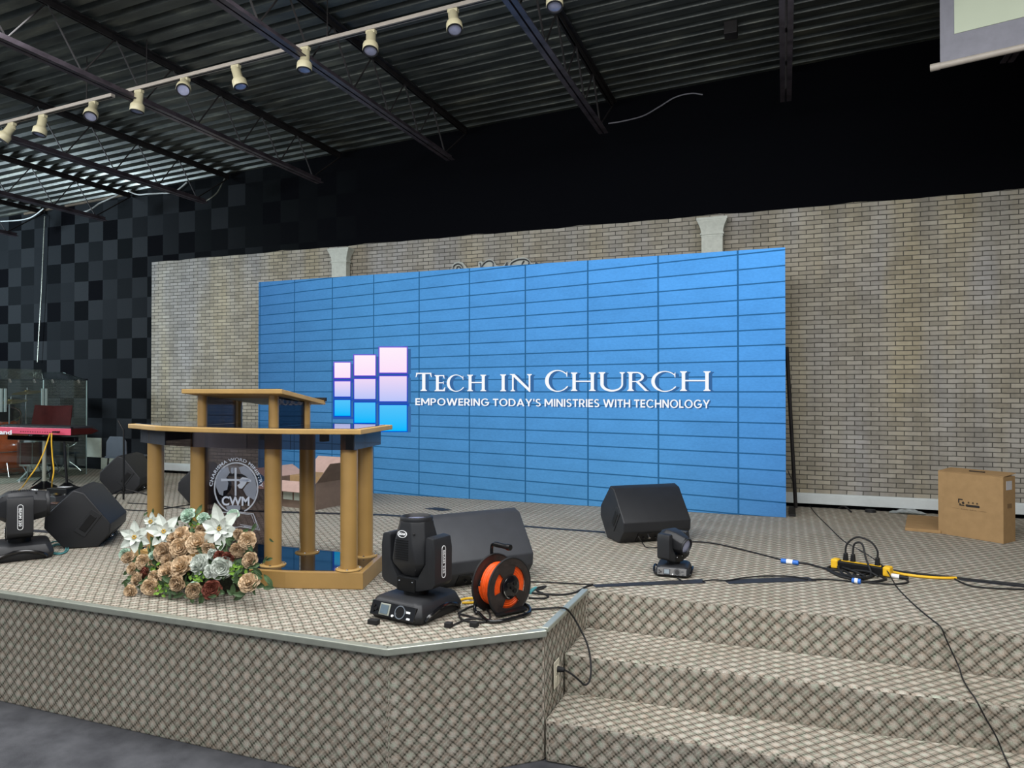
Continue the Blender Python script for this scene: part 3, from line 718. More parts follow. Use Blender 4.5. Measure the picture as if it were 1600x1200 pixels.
K().prism(tab, 1.372, 1.398, 'z').build('table_top', 'gold_edge', lec, bevel=0.004)
K().prism(inset(tab, 0.035), 1.395, 1.4005, 'z').build('table_glass', 'mirror_glass', lec)
# skirt of smoked glass below the table top
ap = inset(tab, 0.055)
for i in range(5):
    a, c = Vector(ap[i]), Vector(ap[i + 1]); d = (c - a); nrm = Vector((-d.y, d.x)).normalized() * 0.006
    b = K(); b.prism([tuple(a), tuple(c), tuple(c + nrm), tuple(a + nrm)], 1.287, 1.371, 'z')
    b.build('skirt_glass', 'grey_glass' if i == 0 else 'tint_glass', lec)
for i in (5, 7):
    a, c = Vector(ap[i]), Vector(ap[(i + 1) % 8]); d = (c - a); nrm = Vector((-d.y, d.x)).normalized() * 0.006
    K().prism([tuple(a), tuple(c), tuple(c + nrm), tuple(a + nrm)], 1.287, 1.371, 'z').build('skirt_glass', 'grey_glass', lec)
for q in (ap[5], ap[0]): K().box((q[0] + (-0.03 if q == ap[5] else 0.03), q[1] + 0.01, 1.330), (0.05, 0.018, 0.082)).build('skirt_block', 'plastic_dark', lec, bevel=0.002)
for x in (-3.2, -2.75, -2.35): K().box((x, 3.30, 1.345), (0.03, 0.05, 0.05)).build('clip', 'plastic_dark', lec, bevel=0.003)
def wx(px, Y): return W(px, 700, Y).x
COLS = [(wx(243.5, 3.25), 3.25, 'f'), (wx(311, 3.19), 3.19, 'f'), (wx(427, 3.19), 3.19, 'f'), (wx(545.5, 3.26), 3.26, 'f'), (wx(480.5, 3.51), 3.51, 'b'), (wx(570.5, 3.555), 3.555, 'b'), (-3.47, 3.555, 'b')]
for x, y, _ in COLS:
    c = K().cyl((x, y, 0.656), (x, y, 1.372), 0.0455, n=36).build('column', 'gold', lec, smooth=True)
    K().lathe([(0.0, 0.0), (0.070, 0.0), (0.070, 0.004), (0.066, 0.007), (0.0, 0.007)], (x, y, 0.6505), (0, 0, 1), 32).build('column_flange', 'gold_edge', c, smooth=True)
    for k in range(4):
        a = PI / 4 + k * PI / 2 - 0.35; K().ball((x + 0.059 * math.cos(a), y + 0.059 * math.sin(a), 0.6585), 0.006, n=8).build('screw', 'chrome', c, smooth=True)
# reading shelf
UC = [(wx(316, 3.20), 3.20), (wx(427.5, 3.20), 3.20), (wx(371, 3.50), 3.50), (wx(477.5, 3.50), 3.50)]
for i, (x, y) in enumerate(UC):
    ztop = 1.583 - (0 if i < 2 else 0.045)
    K().cyl((x, y, 1.400), (x, y, ztop), 0.027, n=28).build('shelf_column', 'gold', lec, smooth=True)
xa, xb = wx(283, 3.10), wx(440, 3.10); xc_, xd = wx(508.5, 3.66), xa - (wx(508.5, 3.66) - xb) * 0.6
def shelf(z, dx0=0, dx1=0): return [(xa + dx0, 3.10 + dx0, 1.582 + z), (xb - dx0, 3.10 + dx0, 1.582 + z), (xc_ - dx0, 3.66 - dx0, 1.512 + z), (xd + dx0, 3.66 - dx0, 1.512 + z)]
K().slab(shelf(0), (0, 0, 0.024)).build('reading_board', 'gold_edge', lec, bevel=0.003)
K().slab(shelf(0.0235, 0.04), (0, 0, 0.003)).build('board_glass', 'mirror_glass', lec)
K().slab(shelf(-0.002, 0.06), (0, 0, 0.002)).build('board_underside_sheen', 'pilaster', lec)  # pale colour stands for the reflection in the glass underside
K().box(((xc_ + xd) / 2 + 0.16, 3.645, 1.545), (0.20, 0.014, 0.022)).build('page_stop', 'plastic_dark', lec, bevel=0.002)
dkg = glassmat('dark_smoked_glass', (150, 146, 152), 0.06)
for i, j in ((0, 2), (1, 3)):
    (x1, y1), (x2, y2) = UC[i], UC[j]
    K().slab([(x1 + 0.004, y1 + 0.02, 1.401), (x2 + 0.004, y2 - 0.02, 1.401), (x2 + 0.004, y2 - 0.02, 1.535), (x1 + 0.004, y1 + 0.02, 1.565)], (0.006, 0, 0)).build('shelf_side_glass', dkg, lec)
# centre glass with etched seal
gx0, gx1 = wx(311, 3.19) + 0.03, wx(427, 3.19) - 0.03; YG = 3.184
K().box(((gx0 + gx1) / 2, 3.19, 1.01), (gx1 - gx0, 0.010, 0.72)).build('centre_glass', glassmat('centre_smoked_glass', (188, 180, 182), 0.06), lec)
def dp(x, y, Y=YG): return W(310 + x / 8.575, 700 + y / 8.575, Y)
b = K()
def ring(cx, cy, rx, ry, th, a0=0, a1=360, n=64):
    for i in range(n):
        q = []
        for a, rr in ((a0 + (a1 - a0) * i / n, 0), (a0 + (a1 - a0) * (i + 1) / n, 0), (a0 + (a1 - a0) * (i + 1) / n, th), (a0 + (a1 - a0) * i / n, th)):
            a = math.radians(a); q.append(dp(cx + (rx - rr) * math.cos(a), cy - (ry - rr) * math.sin(a)))
        b.slab(q, (0, 0.001, 0))
ring(505, 535, 298, 345, 18, -68, 248)
b.build('seal_ring', 'frost', lec)
b = K()
for pl in ([(300, 280), (395, 250), (420, 330), (372, 400), (400, 470), (385, 560), (335, 575), (330, 640), (280, 620), (236, 520), (232, 420)],
           [(540, 262), (610, 240), (690, 290), (755, 400), (782, 540), (755, 700), (700, 670), (645, 640), (600, 560), (640, 500), (700, 445), (640, 380), (570, 340)],
           [(370, 785), (440, 765), (560, 770), (555, 830), (500, 858), (400, 850)], [(440, 265), (470, 262), (474, 330), (450, 350), (432, 310)]):
    b.slab([dp(*q) for q in pl], (0, 0.001, 0))
b.build('seal_continents', glassmat('faint_frost', (210, 216, 226), 0.02, haze=0.42, hazec=(190, 198, 214)), lec)
b = K()
b.slab([dp(x, y, YG - 0.002) for x, y in ((484, 265), (512, 265), (508, 640), (486, 640))], (0, 0.001, 0)); b.slab([dp(x, y, YG - 0.002) for x, y in ((303, 410), (484, 414), (484, 440), (303, 446))], (0, 0.001, 0)); b.slab([dp(x, y, YG - 0.002) for x, y in ((512, 416), (704, 425), (704, 455), (512, 442))], (0, 0.001, 0))
b.slab([dp(x, y, YG - 0.002) for x, y in ((520, 500), (560, 470), (540, 430), (590, 390), (640, 400), (690, 420), (650, 450), (620, 500), (580, 545), (545, 540))], (0, 0.001, 0))
b.build('seal_cross', 'frost', lec)
text('seal_initials', 'CWM', lambda u, v: XLc @ dp(312 + 372 * u, 778 - 125 * v - 8 * (1 - u), YG - 0.003), mat('etched_white', (196, 204, 220), 0.7, var=0.03), lec, 1.0, 0.03)
def arcfn(u, v):
    a = math.radians(176 - 174 * u); r = 12 + 44 * v
    return XLc @ dp(505 + (305 + r) * math.cos(a), 540 - (355 + r) * math.sin(a), YG - 0.003)
text('seal_motto', 'CHARISMA WORD MINISTRY', arcfn, bpy.data.materials['etched_white'], lec, 1.08, 0.02)
b = K()
for ln, r in (([(330, 862), (505, 866), (545, 858), (735, 882), (822, 1100), (560, 1052), (500, 1066), (440, 1052), (190, 1100), (250, 890), (330, 862)], 0.0022), ([(545, 872), (712, 896), (770, 1060), (560, 1026)], 0.0014), ([(742, 896), (796, 1078), (610, 1050)], 0.0014)):
    b.tube([dp(*q) for q in ln], r, 6, smooth=False)
b.build('seal_book', 'frost', lec)

# ================================================================== WEDGE MONITORS
def wedge(label, x, y, rz, L=0.50, s=1.0, lower='plastic', back=True):
    """floor monitor: long axis along local x, listening side towards local +y"""
    t = thing('floor_monitor', label, 'stage monitor', (x, y, ST), rz, 'black floor monitors on the stage')
    pf = [(-0.115, 0.002), (-0.185, 0.085), (-0.19, 0.150), (-0.035, 0.355), (0.025, 0.375), (0.185, 0.215), (0.19, 0.14), (0.075, 0.002)]
    pf = [(a * s, b_ * s) for a, b_ in pf]; h = L / 2
    MB().prism(pf, -h, h, 'x').build('cabinet', lower, t, bevel=0.008 * s, seg=3, smooth=True)
    # grille on the listening side
    a, c = Vector(pf[4]), Vector(pf[5]); d = (c - a).normalized(); n = Vector((-d.y, d.x)) * -1
    if n.x < 0: n = -n
    p0 = a + d * 0.02; p1 = c - d * 0.02
    MB().prism([tuple(p0 + n * 0.001), tuple(p1 + n * 0.001), tuple(p1 + n * 0.008), tuple(p0 + n * 0.008)], -h + 0.03, h - 0.03, 'x').build('grille', 'grille', t, bevel=0.002)
    # end handle recess: dark slot set in a raised frame
    for sx in (-1, 1):
        MB().box((sx * (h + 0.001), -0.06 * s, 0.16 * s), (0.008, 0.075 * s, 0.17 * s), rot=(0.62, 0, 0)).build('handle_frame', lower, t, bevel=0.003)
        MB().box((sx * (h + 0.003), -0.06 * s, 0.16 * s), (0.010, 0.045 * s, 0.115 * s), rot=(0.62, 0, 0)).build('handle_recess', 'plastic_dark', t, bevel=0.004)
    # connector panel low on the rear
    a, c = Vector(pf[0]), Vector(pf[1]); d = (c - a).normalized(); n = Vector((-abs(d.y), -abs(d.x)))
    p0 = a + d * 0.012; p1 = c - d * 0.012
    pn = MB().prism([tuple(p0 + n * 0.0), tuple(p1 + n * 0.0), tuple(p1 + n * 0.004), tuple(p0 + n * 0.004)], -0.14 * s, 0.14 * s, 'x').build('connector_panel', 'plastic_dark', t)
    m = (p0 + p1) / 2 + n * 0.004
    for k, xx in enumerate((-0.09, -0.05, 0.0, 0.05, 0.09)):
        MB().cyl((xx * s, m.x, m.y), (xx * s, m.x + n.x * 0.012, m.y + n.y * 0.012), (0.010 if k % 2 else 0.007) * s, n=12).build('knob', 'chrome' if k == 1 else 'plastic_gloss', pn, smooth=True)
    for sx in (-0.8, 0.8):
        for yy in (-0.10 * s, 0.06 * s): MB().cyl((sx * h, yy, 0), (sx * h, yy, 0.004), 0.012, n=10).build('rubber_foot', 'black_rubber', t)
    return t
g = G(1012, 846); wedge('black floor monitor standing alone in front of the right half of the video wall', g.x - 0.04, g.y + 0.11, math.radians(38), 0.51)
g = G(831, 900); dd = Vector((math.cos(math.radians(50)), math.sin(math.radians(50))))
wedge('charcoal floor monitor behind the upright moving head light and cable reel', g.x - 0.37 * dd.x - 0.07, g.y - 0.37 * dd.y + 0.10, math.radians(50), 0.62, 0.98, 'plastic_grey')
g = G(121, 857); dd = Vector((math.cos(math.radians(128)), math.sin(math.radians(128))))
wedge('black floor monitor seen end-on beside the moving head light at the left edge', g.x + 0.25 * dd.x, g.y + 0.25 * dd.y, math.radians(128), 0.50, 1.02)
g = G(187, 772); dd = Vector((math.cos(math.radians(118)), math.sin(math.radians(118))))
wedge('black floor monitor far back beside the white wall tiles', g.x + 0.25 * dd.x, g.y + 0.25 * dd.y, math.radians(118), 0.50, 1.02)
g = G(310, 789); dd = Vector((math.cos(math.radians(118)), math.sin(math.radians(118))))
wedge('black floor monitor half hidden behind the left columns of the lectern', g.x + 0.22 * dd.x, g.y + 0.22 * dd.y, math.radians(118), 0.44, 0.95)

# ================================================================== MOVING HEAD LIGHTS
def oval_pts(cx, cz, rx, rz_, n=40): return [(cx + rx * math.cos(2 * PI * i / n), cz + rz_ * math.sin(2 * PI * i / n)) for i in range(n)]
def rrect(wx_, wy, c):   # chamfered rectangle outline
    x, y = wx_ / 2, wy / 2
    return [(-x + c, -y), (x - c, -y), (x, -y + c), (x, y - c), (x - c, y), (-x + c, y), (-x, y - c), (-x, -y + c)]
def moving_head(name, label, x, y, rz, s=1.0, yoke=0.0, tilt=0.0, full=True, group='moving head stage lights', body='plastic'):
    t = thing(name, label, 'stage light', (x, y, ST), rz, group)
    S_ = Matrix.Scale(s, 4)
    def B(m=None): return MB(S_ if m is None else S_ @ m)
    bs = B(); rings = []
    for z, wx_, wy in ((0.004, 0.300, 0.330), (0.030, 0.322, 0.350), (0.045, 0.322, 0.350), (0.088, 0.285, 0.315), (0.100, 0.250, 0.280)):
        rings.append([Vector((p[0], p[1], z)) for p in rrect(wx_, wy, 0.025)])
    base_ = bs.loft(rings).build('base', body, t, bevel=0.004, smooth=True)
    # front control panel, slightly leaning with the base
    P_ = Matrix.Translation((0, -0.166, 0.050)) @ Matrix.Rotation(math.radians(-22), 4, 'X')
    pn = B(P_).box((0, -0.002, 0), (0.270, 0.014, 0.066)).build('control_panel', 'plastic_gloss', t, bevel=0.003)
    B(P_).box((-0.046, -0.011, 0), (0.062, 0.006, 0.054)).build('display_frame', 'alu' if full else 'plastic_grey', pn, bevel=0.004)
    B(P_).box((-0.046, -0.0145, 0), (0.046, 0.004, 0.040)).build('display', 'lcd', pn)
    B(P_).lathe([(0.026, 0), (0.031, 0), (0.031, 0.004), (0.026, 0.004)], (0.048, -0.009, 0), (0, -1, 0), 32, close=True).build('dial_ring', 'chrome' if full else 'plastic_grey', pn, smooth=True)
    B(P_).cyl((0.048, -0.008, 0), (0.048, -0.012, 0), 0.022, n=24).build('dial', 'plastic_dark', pn, smooth=True)
    for k, (xx, zz, r) in enumerate(((-0.115, 0.008, 0.007), (-0.115, -0.014, 0.007), (-0.100, -0.004, 0.009), (0.008, -0.022, 0.006))):
        B(P_).cyl((xx, -0.008, zz), (xx, -0.015, zz), r, n=12).build('button', 'white_print' if k == 3 else 'plastic_dark', pn, smooth=True)
    for k, (xx, zz, ww) in enumerate(((0.095, 0.006, 0.024), (0.102, -0.022, 0.020))):
        B(P_).box((xx, -0.0095, zz), (ww, 0.002, 0.009)).build('print_mark', 'white_print' if full else 'plastic_grey', pn)
    # arched side carrying handles
    for sx in (-1, 1):
        hp = [(sx * 0.158, -0.130, 0.018), (sx * 0.170, -0.10, 0.040), (sx * 0.176, -0.03, 0.062), (sx * 0.176, 0.04, 0.062), (sx * 0.170, 0.11, 0.040), (sx * 0.158, 0.135, 0.018)]
        B().tube(hp, 0.010, 8).build('side_handle', 'plastic_gloss', t, smooth=True)
    for sx in (-1, 1):
        for sy in (-1, 1): B().cyl((sx * 0.115, sy * 0.13, 0), (sx * 0.115, sy * 0.13, 0.012), 0.016, n=12).build('rubber_foot', 'black_rubber', t)
    B().cyl((0, 0, 0.098), (0, 0, 0.128), 0.062, n=28).build('swivel', 'plastic_dark', t, smooth=True)
    # yoke: U-shaped, arms with chamfered tops
    Y_ = Matrix.Rotation(yoke, 4, 'Z')
    outl = [(-0.165, 0.215), (-0.168, 0.330), (-0.158, 0.388), (-0.150, 0.392), (-0.118, 0.392), (-0.110, 0.382), (-0.110, 0.265), (-0.060, 0.190), (0.060, 0.190), (0.110, 0.265), (0.110, 0.382), (0.118, 0.392), (0.150, 0.392), (0.158, 0.388), (0.168, 0.330), (0.165, 0.165), (0.150, 0.150), (0.060, 0.124), (-0.060, 0.124), (-0.150, 0.150), (-0.165, 0.165)]
    b = B(Y_)
    # arms and cross block as three convex pieces welded in one mesh
    for piece in ([(-0.168, 0.330), (-0.158, 0.385), (-0.118, 0.392), (-0.108, 0.380), (-0.108, 0.262), (-0.060, 0.188), (-0.060, 0.124), (-0.150, 0.150), (-0.166, 0.170)], [(-0.060, 0.188), (0.060, 0.188), (0.060, 0.124), (-0.060, 0.124)],
                  [(0.060, 0.188), (0.108, 0.262), (0.108, 0.380), (0.118, 0.392), (0.158, 0.385), (0.168, 0.330), (0.166, 0.170), (0.150, 0.150), (0.060, 0.124)]):
        b.prism(piece, -0.068, 0.068, 'y')
    yk = b.build('yoke', body, t, bevel=0.006, smooth=True)
    B(Y_).prism([(-0.062, 0.120), (0.050, 0.118), (0.050, 0.182), (-0.062, 0.184)], -0.073, -0.066, 'y').build('yoke_plate', 'plastic_dark', yk, bevel=0.002)
    for xx in (-0.045, 0.036): B(Y_).ball((xx, -0.074, 0.168), 0.0045, n=8).build('screw', 'chrome', yk, smooth=True)
    # badge on the outer side of each arm
    if full:
        for sx in (-1, 1):
            n = 48; o1 = []; 
            def cap(r, hh): return [(r * math.cos(a) , (hh if math.sin(a) > 0 else -hh) + r * math.sin(a)) for a in [2 * PI * (i + 0.5) / n for i in range(n)]]
            A_, B1 = cap(0.0150, 0.062), cap(0.0122, 0.062); bb_ = B(Y_)
            for i in range(n):
                j = (i + 1) % n; bb_.slab([(sx * 0.1672, A_[i][0], 0.270 + A_[i][1]), (sx * 0.1672, A_[j][0], 0.270 + A_[j][1]), (sx * 0.1672, B1[j][0], 0.270 + B1[j][1]), (sx * 0.1672, B1[i][0], 0.270 + B1[i][1])], (sx * 0.0018, 0, 0))
            bb_.build('badge_oval', 'white_print', yk)
            MYs = S_ @ Y_
            text('badge_lettering', 'BEAM 230', (lambda u, v, sx=sx: MYs @ Vector((sx * 0.1692, sx * (-0.0075 + 0.015 * v), 0.270 + 0.055 - 0.11 * u)) if False else MYs @ Vector((sx * 0.1692, sx * (0.0075 - 0.015 * (1 - v)) , 0.215 + 0.11 * (1 - u)))), 'white_print', yk, 1.0, 0.02)
    # head
    H_ = Y_ @ Matrix.Translation((0, 0, 0.315)) @ Matrix.Rotation(tilt, 4, 'X')
    rings = []
    for z, wx_, wy, c in ((-0.128, 0.095, 0.100, 0.02), (-0.120, 0.110, 0.115, 0.022), (-0.062, 0.196, 0.180, 0.030), (-0.048, 0.204, 0.190, 0.034), (0.045, 0.192, 0.190, 0.045), (0.125, 0.158, 0.164, 0.046), (0.140, 0.158, 0.162, 0.048)):
        rings.append([Vector((p[0], p[1], z)) for p in rrect(wx_, wy, c)])
    hd = B(H_).loft(rings).build('head', body, t, bevel=0.005, smooth=True)
    B(H_).lathe([(0.060, 0.132), (0.078, 0.136), (0.081, 0.150), (0.078, 0.158), (0.070, 0.160), (0.062, 0.148), (0.060, 0.142)], n=40, close=True).build('lens_bezel', body, hd, smooth=True)
    B(H_).lathe([(0.0, 0.1415), (0.061, 0.1415), (0.061, 0.143), (0.030, 0.147), (0.0, 0.149)], n=36).build('lens', 'lens', hd, smooth=True)
    if full:
        for k in range(9):
            z = -0.038 + k * 0.0115
            B(H_).box((-0.012, -0.0955, z), (0.078, 0.006, 0.0034)).build('vent_slot', 'plastic_dark', hd)
        # oval badge on the sloping front
        F_ = H_ @ Matrix.Translation((-0.012, -0.0912, 0.083)) @ Matrix.Rotation(math.radians(-9.3), 4, 'X')
        n = 48; bb_ = B(F_)
        for i in range(n):
            q = []
            for a, f in ((i, 1), (i + 1, 1), (i + 1, 0.86), (i, 0.86)):
                a = 2 * PI * a / n; q.append((0.029 * f * math.cos(a), 0, 0.0175 * (f - 0.02) * math.sin(a)))
            bb_.slab(q, (0, -0.002, 0))
        bb_.build('badge_oval', 'white_print', hd)
        FM = S_ @ F_
        text('badge_lettering', 'BEAM', lambda u, v: FM @ Vector((-0.020 + 0.040 * u, -0.0022, -0.0055 + 0.012 * v)), 'white_print', hd, 1.0, 0.04)
        for xx, zz in ((0.055, 0.088), (0.055, -0.085), (-0.045, -0.080)): B(H_).ball((xx, -0.084 if zz > 0 else -0.072, zz), 0.006, n=8).build('screw', 'black_rubber', hd, smooth=True)
    return t
g = G(640, 966)
bl = moving_head('moving_head_light', 'large black moving head light with its head pointing straight up', -1.612, 2.985, math.radians(-11.5), 0.955)
moving_head('moving_head_light', 'large black moving head light cut off by the left edge, head lying level', -4.47, 3.10, math.radians(-33), 1.0, 0.0, math.radians(-88))
moving_head('small_moving_head_light', 'small black moving head light in front of the lone floor monitor', -0.592, 4.145, math.radians(3), 0.60, math.radians(60), math.radians(105), False)

# ================================================================== CABLE REEL
RC = Vector((-1.24, 3.17, 0)); rl = thing('cable_reel', 'black cable reel wound with orange cable beside the upright moving head light', 'cable reel', (RC.x, RC.y, ST))
XR_ = Matrix.Translation((-RC.x, -RC.y, -ST))
ax = Vector((-0.90, 0.436, 0)).normalized(); fc = W(797, 916, 3.19); fc.z = ST + 0.155; fc = D(797, 917, 3.34)
rc = fc + ax * 0.112; sd = Vector((-ax.y, ax.x, 0)); upv = Vector((0, 0, 1))
def disc_pt(c, r, a): return c + (sd * math.cos(a) + upv * math.sin(a)) * r
def sector(b, c, r0, r1, a0, a1, th, n=16):
    for i in range(n):
        u, v = a0 + (a1 - a0) * i / n, a0 + (a1 - a0) * (i + 1) / n
        b.slab([disc_pt(c, r0, u), disc_pt(c, r1, u), disc_pt(c, r1, v), disc_pt(c, r0, v)], ax * th)
def flange(c, name, windows, th):
    b = MB(XR_); sector(b, c, 0.098, 0.134, 0, 2 * PI, th, 64)
    if windows:
        sector(b, c, 0.0, 0.058, 0, 2 * PI, th, 40)
        for a0, a1 in ((48, 112), (172 + 30, 250 - 18), (298, 345)): sector(b, c, 0.055, 0.100, math.radians(a0), math.radians(a1), th, 14)
    else: sector(b, c, 0.0, 0.100, 0, 2 * PI, th, 40)
    o = b.build(name, mat('dark_brown_reel_plastic', (44, 36, 34), 0.45, var=0.3, nscale=20) if 'dark_brown_reel_plastic' not in bpy.data.materials else bpy.data.materials['dark_brown_reel_plastic'], rl); return o
ff = flange(fc, 'front_flange', True, 0.006); flange(rc, 'rear_flange', False, 0.006)
MB(XR_).tube([disc_pt(fc, 0.133, 2 * PI * i / 48) + ax * 0.003 for i in range(48)], 0.005, 8, smooth=False, closed=True).build('front_rim', 'black_rubber', rl, smooth=True)
MB(XR_).tube([disc_pt(rc, 0.133, 2 * PI * i / 48) + ax * 0.003 for i in range(48)], 0.005, 8, smooth=False, closed=True).build('rear_rim', 'black_rubber', rl, smooth=True)
b = MB(XR_)
coil = []
turns = 11
for i in range(turns * 36 + 1):
    u = i / (turns * 36); coil.append(disc_pt(fc, 0.096 + 0.003 * math.sin(i * 0.05), 2 * PI * i / 36) + ax * (0.012 + 0.092 * u))
b.tube(coil, 0.0055, 7, smooth=False)
for rr in (0.060, 0.070, 0.080, 0.090): b.tube([disc_pt(fc, rr, 2 * PI * i / 40) + ax * 0.013 for i in range(40)], 0.0055, 7, smooth=False, closed=True)
b.build('orange_cable', 'orange', rl, smooth=True)['label'] = 'orange cable wound on the reel'
MB(XR_).cyl(fc + ax * 0.02, fc + ax * 0.108, 0.088, n=36).build('drum_core', 'orange', rl, smooth=True)
MB(XR_).lathe([(0, 0), (0.052, 0), (0.052, 0.008), (0.046, 0.012), (0, 0.012)], fc, -ax, 32).build('hub', 'plastic_gloss', rl, smooth=True)
for k, a in enumerate((0.6, 2.4, 3.9)): MB(XR_).cyl(disc_pt(fc, 0.026, a) - ax * 0.012, disc_pt(fc, 0.026, a) - ax * 0.016, 0.011, n=16).build('socket', 'plastic_dark', rl, smooth=True)
MB(XR_).tube([disc_pt(fc, 0.050, math.radians(a)) - ax * 0.014 for a in range(290, 352, 10)], 0.0022, 6).build('wire_clip', 'chrome', rl)
zf = ST + 0.010
fp = [(751, 905, None)]
fl = [G(x, y, zf) for x, y in ((748, 958), (776, 971), (826, 958), (826, 948), (798, 940))]
up1 = D(752, 915, 3.36); stand = [rc + ax * 0.012 + Vector((0, 0, -0.01)), up1 + Vector((0, 0, 0.02)), G(742, 946, zf + 0.02), G(744, 957, zf), fl[0], G(760, 969, zf), fl[1], G(802, 966, zf), fl[2], fl[3], G(815, 943, zf), fl[4]]
MB(XR_).tube(stand, 0.0085, 10).build('stand_tube', 'plastic_gloss', rl, smooth=True)
MB(XR_).slab([G(775, 964, ST + 0.012), G(824, 954, ST + 0.012), G(812, 944, ST + 0.012), G(765, 950, ST + 0.012)], (0, 0, 0.008)).build('stand_plate', 'plastic_dark', rl, bevel=0.002)
MB(XR_).cyl(fc - ax * 0.02, rc + ax * 0.03, 0.010, n=14).build('axle', 'plastic_dark', rl, smooth=True)
hb = rc + ax * 0.016; top = Vector((hb.x, hb.y, D(768, 850, 3.42).z))
MB(XR_).tube([hb, hb + (top - hb) * 0.5, top - Vector((0, 0, 0.02)), top + (-ax) * 0.014 + Vector((0, 0, -0.002)), top - ax * 0.05], 0.0085, 10).build('handle_tube', 'plastic_gloss', rl, smooth=True)
MB(XR_).lathe([(0, 0), (0.012, 0.002), (0.0135, 0.02), (0.011, 0.05), (0.0135, 0.085), (0.016, 0.095), (0.014, 0.108), (0, 0.112)], top - ax * 0.022, -ax, 18).build('handle_grip', 'plastic_dark', rl, smooth=True)

# ================================================================== BOXES
A_, B_, C_ = G(1466, 833), G(1568, 850), G(1586, 845)
ux = (B_ - A_); wbx = ux.length; rz = math.atan2(ux.y, ux.x); dpt = 0.165; hbx = 0.45
cen = A_ + ux / 2 + Vector((-math.sin(rz), math.cos(rz), 0)) * dpt / 2
t = thing('cardboard_box', 'tall brown cardboard box with black printing and a carry slot on top', 'box', cen, rz)
MB().box((0, 0, hbx / 2), (wbx, dpt, hbx)).build('carton', 'cardboard', t, bevel=0.003)
MB().slab([(-wbx / 2 - 0.002, -dpt / 2 + 0.004, hbx + 0.001), (wbx / 2 + 0.002, -dpt / 2 + 0.004, hbx + 0.001), (wbx / 2 + 0.002, dpt / 2 + 0.01, hbx + 0.016), (-wbx / 2 - 0.002, dpt / 2 + 0.01, hbx + 0.016)], (0, 0, 0.004)).build('top_flap', 'cardboard', t)
MB().box((0.01, 0.0, hbx + 0.0155), (0.10, 0.016, 0.004), rot=(0.09, 0, 0)).build('carry_slot', 'print_black', t)
MB().box((wbx / 2 + 0.001, -0.005, hbx - 0.06), (0.002, 0.075, 0.060)).build('address_label', 'paper', t)
MB().box((wbx / 2 + 0.001, 0.0, hbx - 0.20), (0.0012, 0.06, 0.030)).build('side_print', 'print_brown', t)
yf = -dpt / 2 - 0.001
def fr(x, z, w_, h_): return [(x, yf, z), (x + w_, yf, z), (x + w_, yf, z + h_), (x, yf, z + h_)]
b = MB()   # broken-ring emblem with a small diamond in it
for q in (fr(-0.075, 0.262, 0.030, 0.008), fr(-0.075, 0.240, 0.008, 0.030), fr(-0.062, 0.222, 0.028, 0.008), fr(-0.067, 0.222, 0.008, 0.016)): b.slab(q, (0, -0.0008, 0))
b.slab([(-0.052, yf, 0.242), (-0.042, yf, 0.232), (-0.032, yf, 0.242), (-0.042, yf, 0.255)], (0, -0.0008, 0)); b.build('emblem', 'print_black', t)
b = MB(); b.slab([(p[0], yf, p[1]) for p in [(-0.018 + 0.008 * math.cos(a) , 0.228 + 0.008 * math.sin(a)) for a in [PI / 2 + PI * i / 8 for i in range(9)]] + [(0.060 + 0.008 * math.cos(a), 0.228 + 0.008 * math.sin(a)) for a in [-PI / 2 + PI * i / 8 for i in range(9)]]], (0, -0.0008, 0)); b.build('print_bar', 'print_black', t)
for k, xx in enumerate((-0.012, 0.016, 0.044)):
    b = MB(); b.slab(fr(xx, 0.246, 0.014, 0.003), (0, -0.0008, 0)); b.slab(fr(xx + 0.005, 0.243, 0.003, 0.013), (0, -0.0008, 0)); b.slab(fr(xx + 0.002, 0.252, 0.010, 0.002), (0, -0.0008, 0)); b.build('printed_character', 'print_black', t)
b = MB(); b.slab(fr(-0.12, 0.199, 0.05, 0.0015), (0, -0.0006, 0)); b.build('print_rule', 'print_brown', t)
b = MB(); b.slab(fr(0.06, 0.199, 0.05, 0.0015), (0, -0.0006, 0)); b.build('print_rule', 'print_brown', t)
for k in range(2):
    xx = -0.055 + 0.058 * k; b = MB()
    for j in range(6): b.slab(fr(xx + j * 0.008, 0.196, 0.005, 0.007 - 0.003 * (j % 2)), (0, -0.0006, 0))
    b.build('printed_line', 'print_brown', t)
# flattened carton and plastic bag beside it
q = [G(1414, 829), G(1470, 834), G(1475, 812), G(1418, 808)]
t = tag(MB().slab(q, (0, 0, 0.022)).build('flat_carton', 'cardboard', bevel=0.003), 'low flat brown carton lying against the tall cardboard box', 'box')
b = MB(); rnd = random.Random(3); rings = []
for i in range(12):
    u = i / 11; c = G(1390 + 56 * u, 801 + 3 * u); r_ = 0.028 * math.sin(PI * (0.08 + 0.84 * u)) + 0.004
    rings.append([c + Vector((rnd.uniform(-.006, .006), 2.0 * r_ * math.cos(2 * PI * k / 10) * rnd.uniform(.8, 1.2), max(0, r_ * (0.55 + 0.55 * math.sin(2 * PI * k / 10)) * rnd.uniform(.75, 1.25)))) for k in range(10)])
tag(b.loft(rings).build('plastic_bag', 'plastic_bag'), 'crumpled clear plastic bag along the white baseboard', 'plastic bag')
c = G(1360, 800); tag(MB().cyl((c.x, c.y, ST), (c.x, c.y, ST + 0.022), 0.045, 0.040, n=24).build('rubber_disc', 'black_rubber', bevel=0.003), 'small black disc on the stage near the right baseboard', 'disc')
c0, c1 = G(1310, 795), G(1330, 801)
tag(MB().tube([c0 + Vector((0, 0, .006)), (c0 + c1) / 2 + Vector((0, 0.02, 0.035)), c1 + Vector((0, 0, .006))], 0.007, 8).build('cable_end', 'black_rubber', smooth=True), 'short loop of thick black cable by the right baseboard', 'cable')

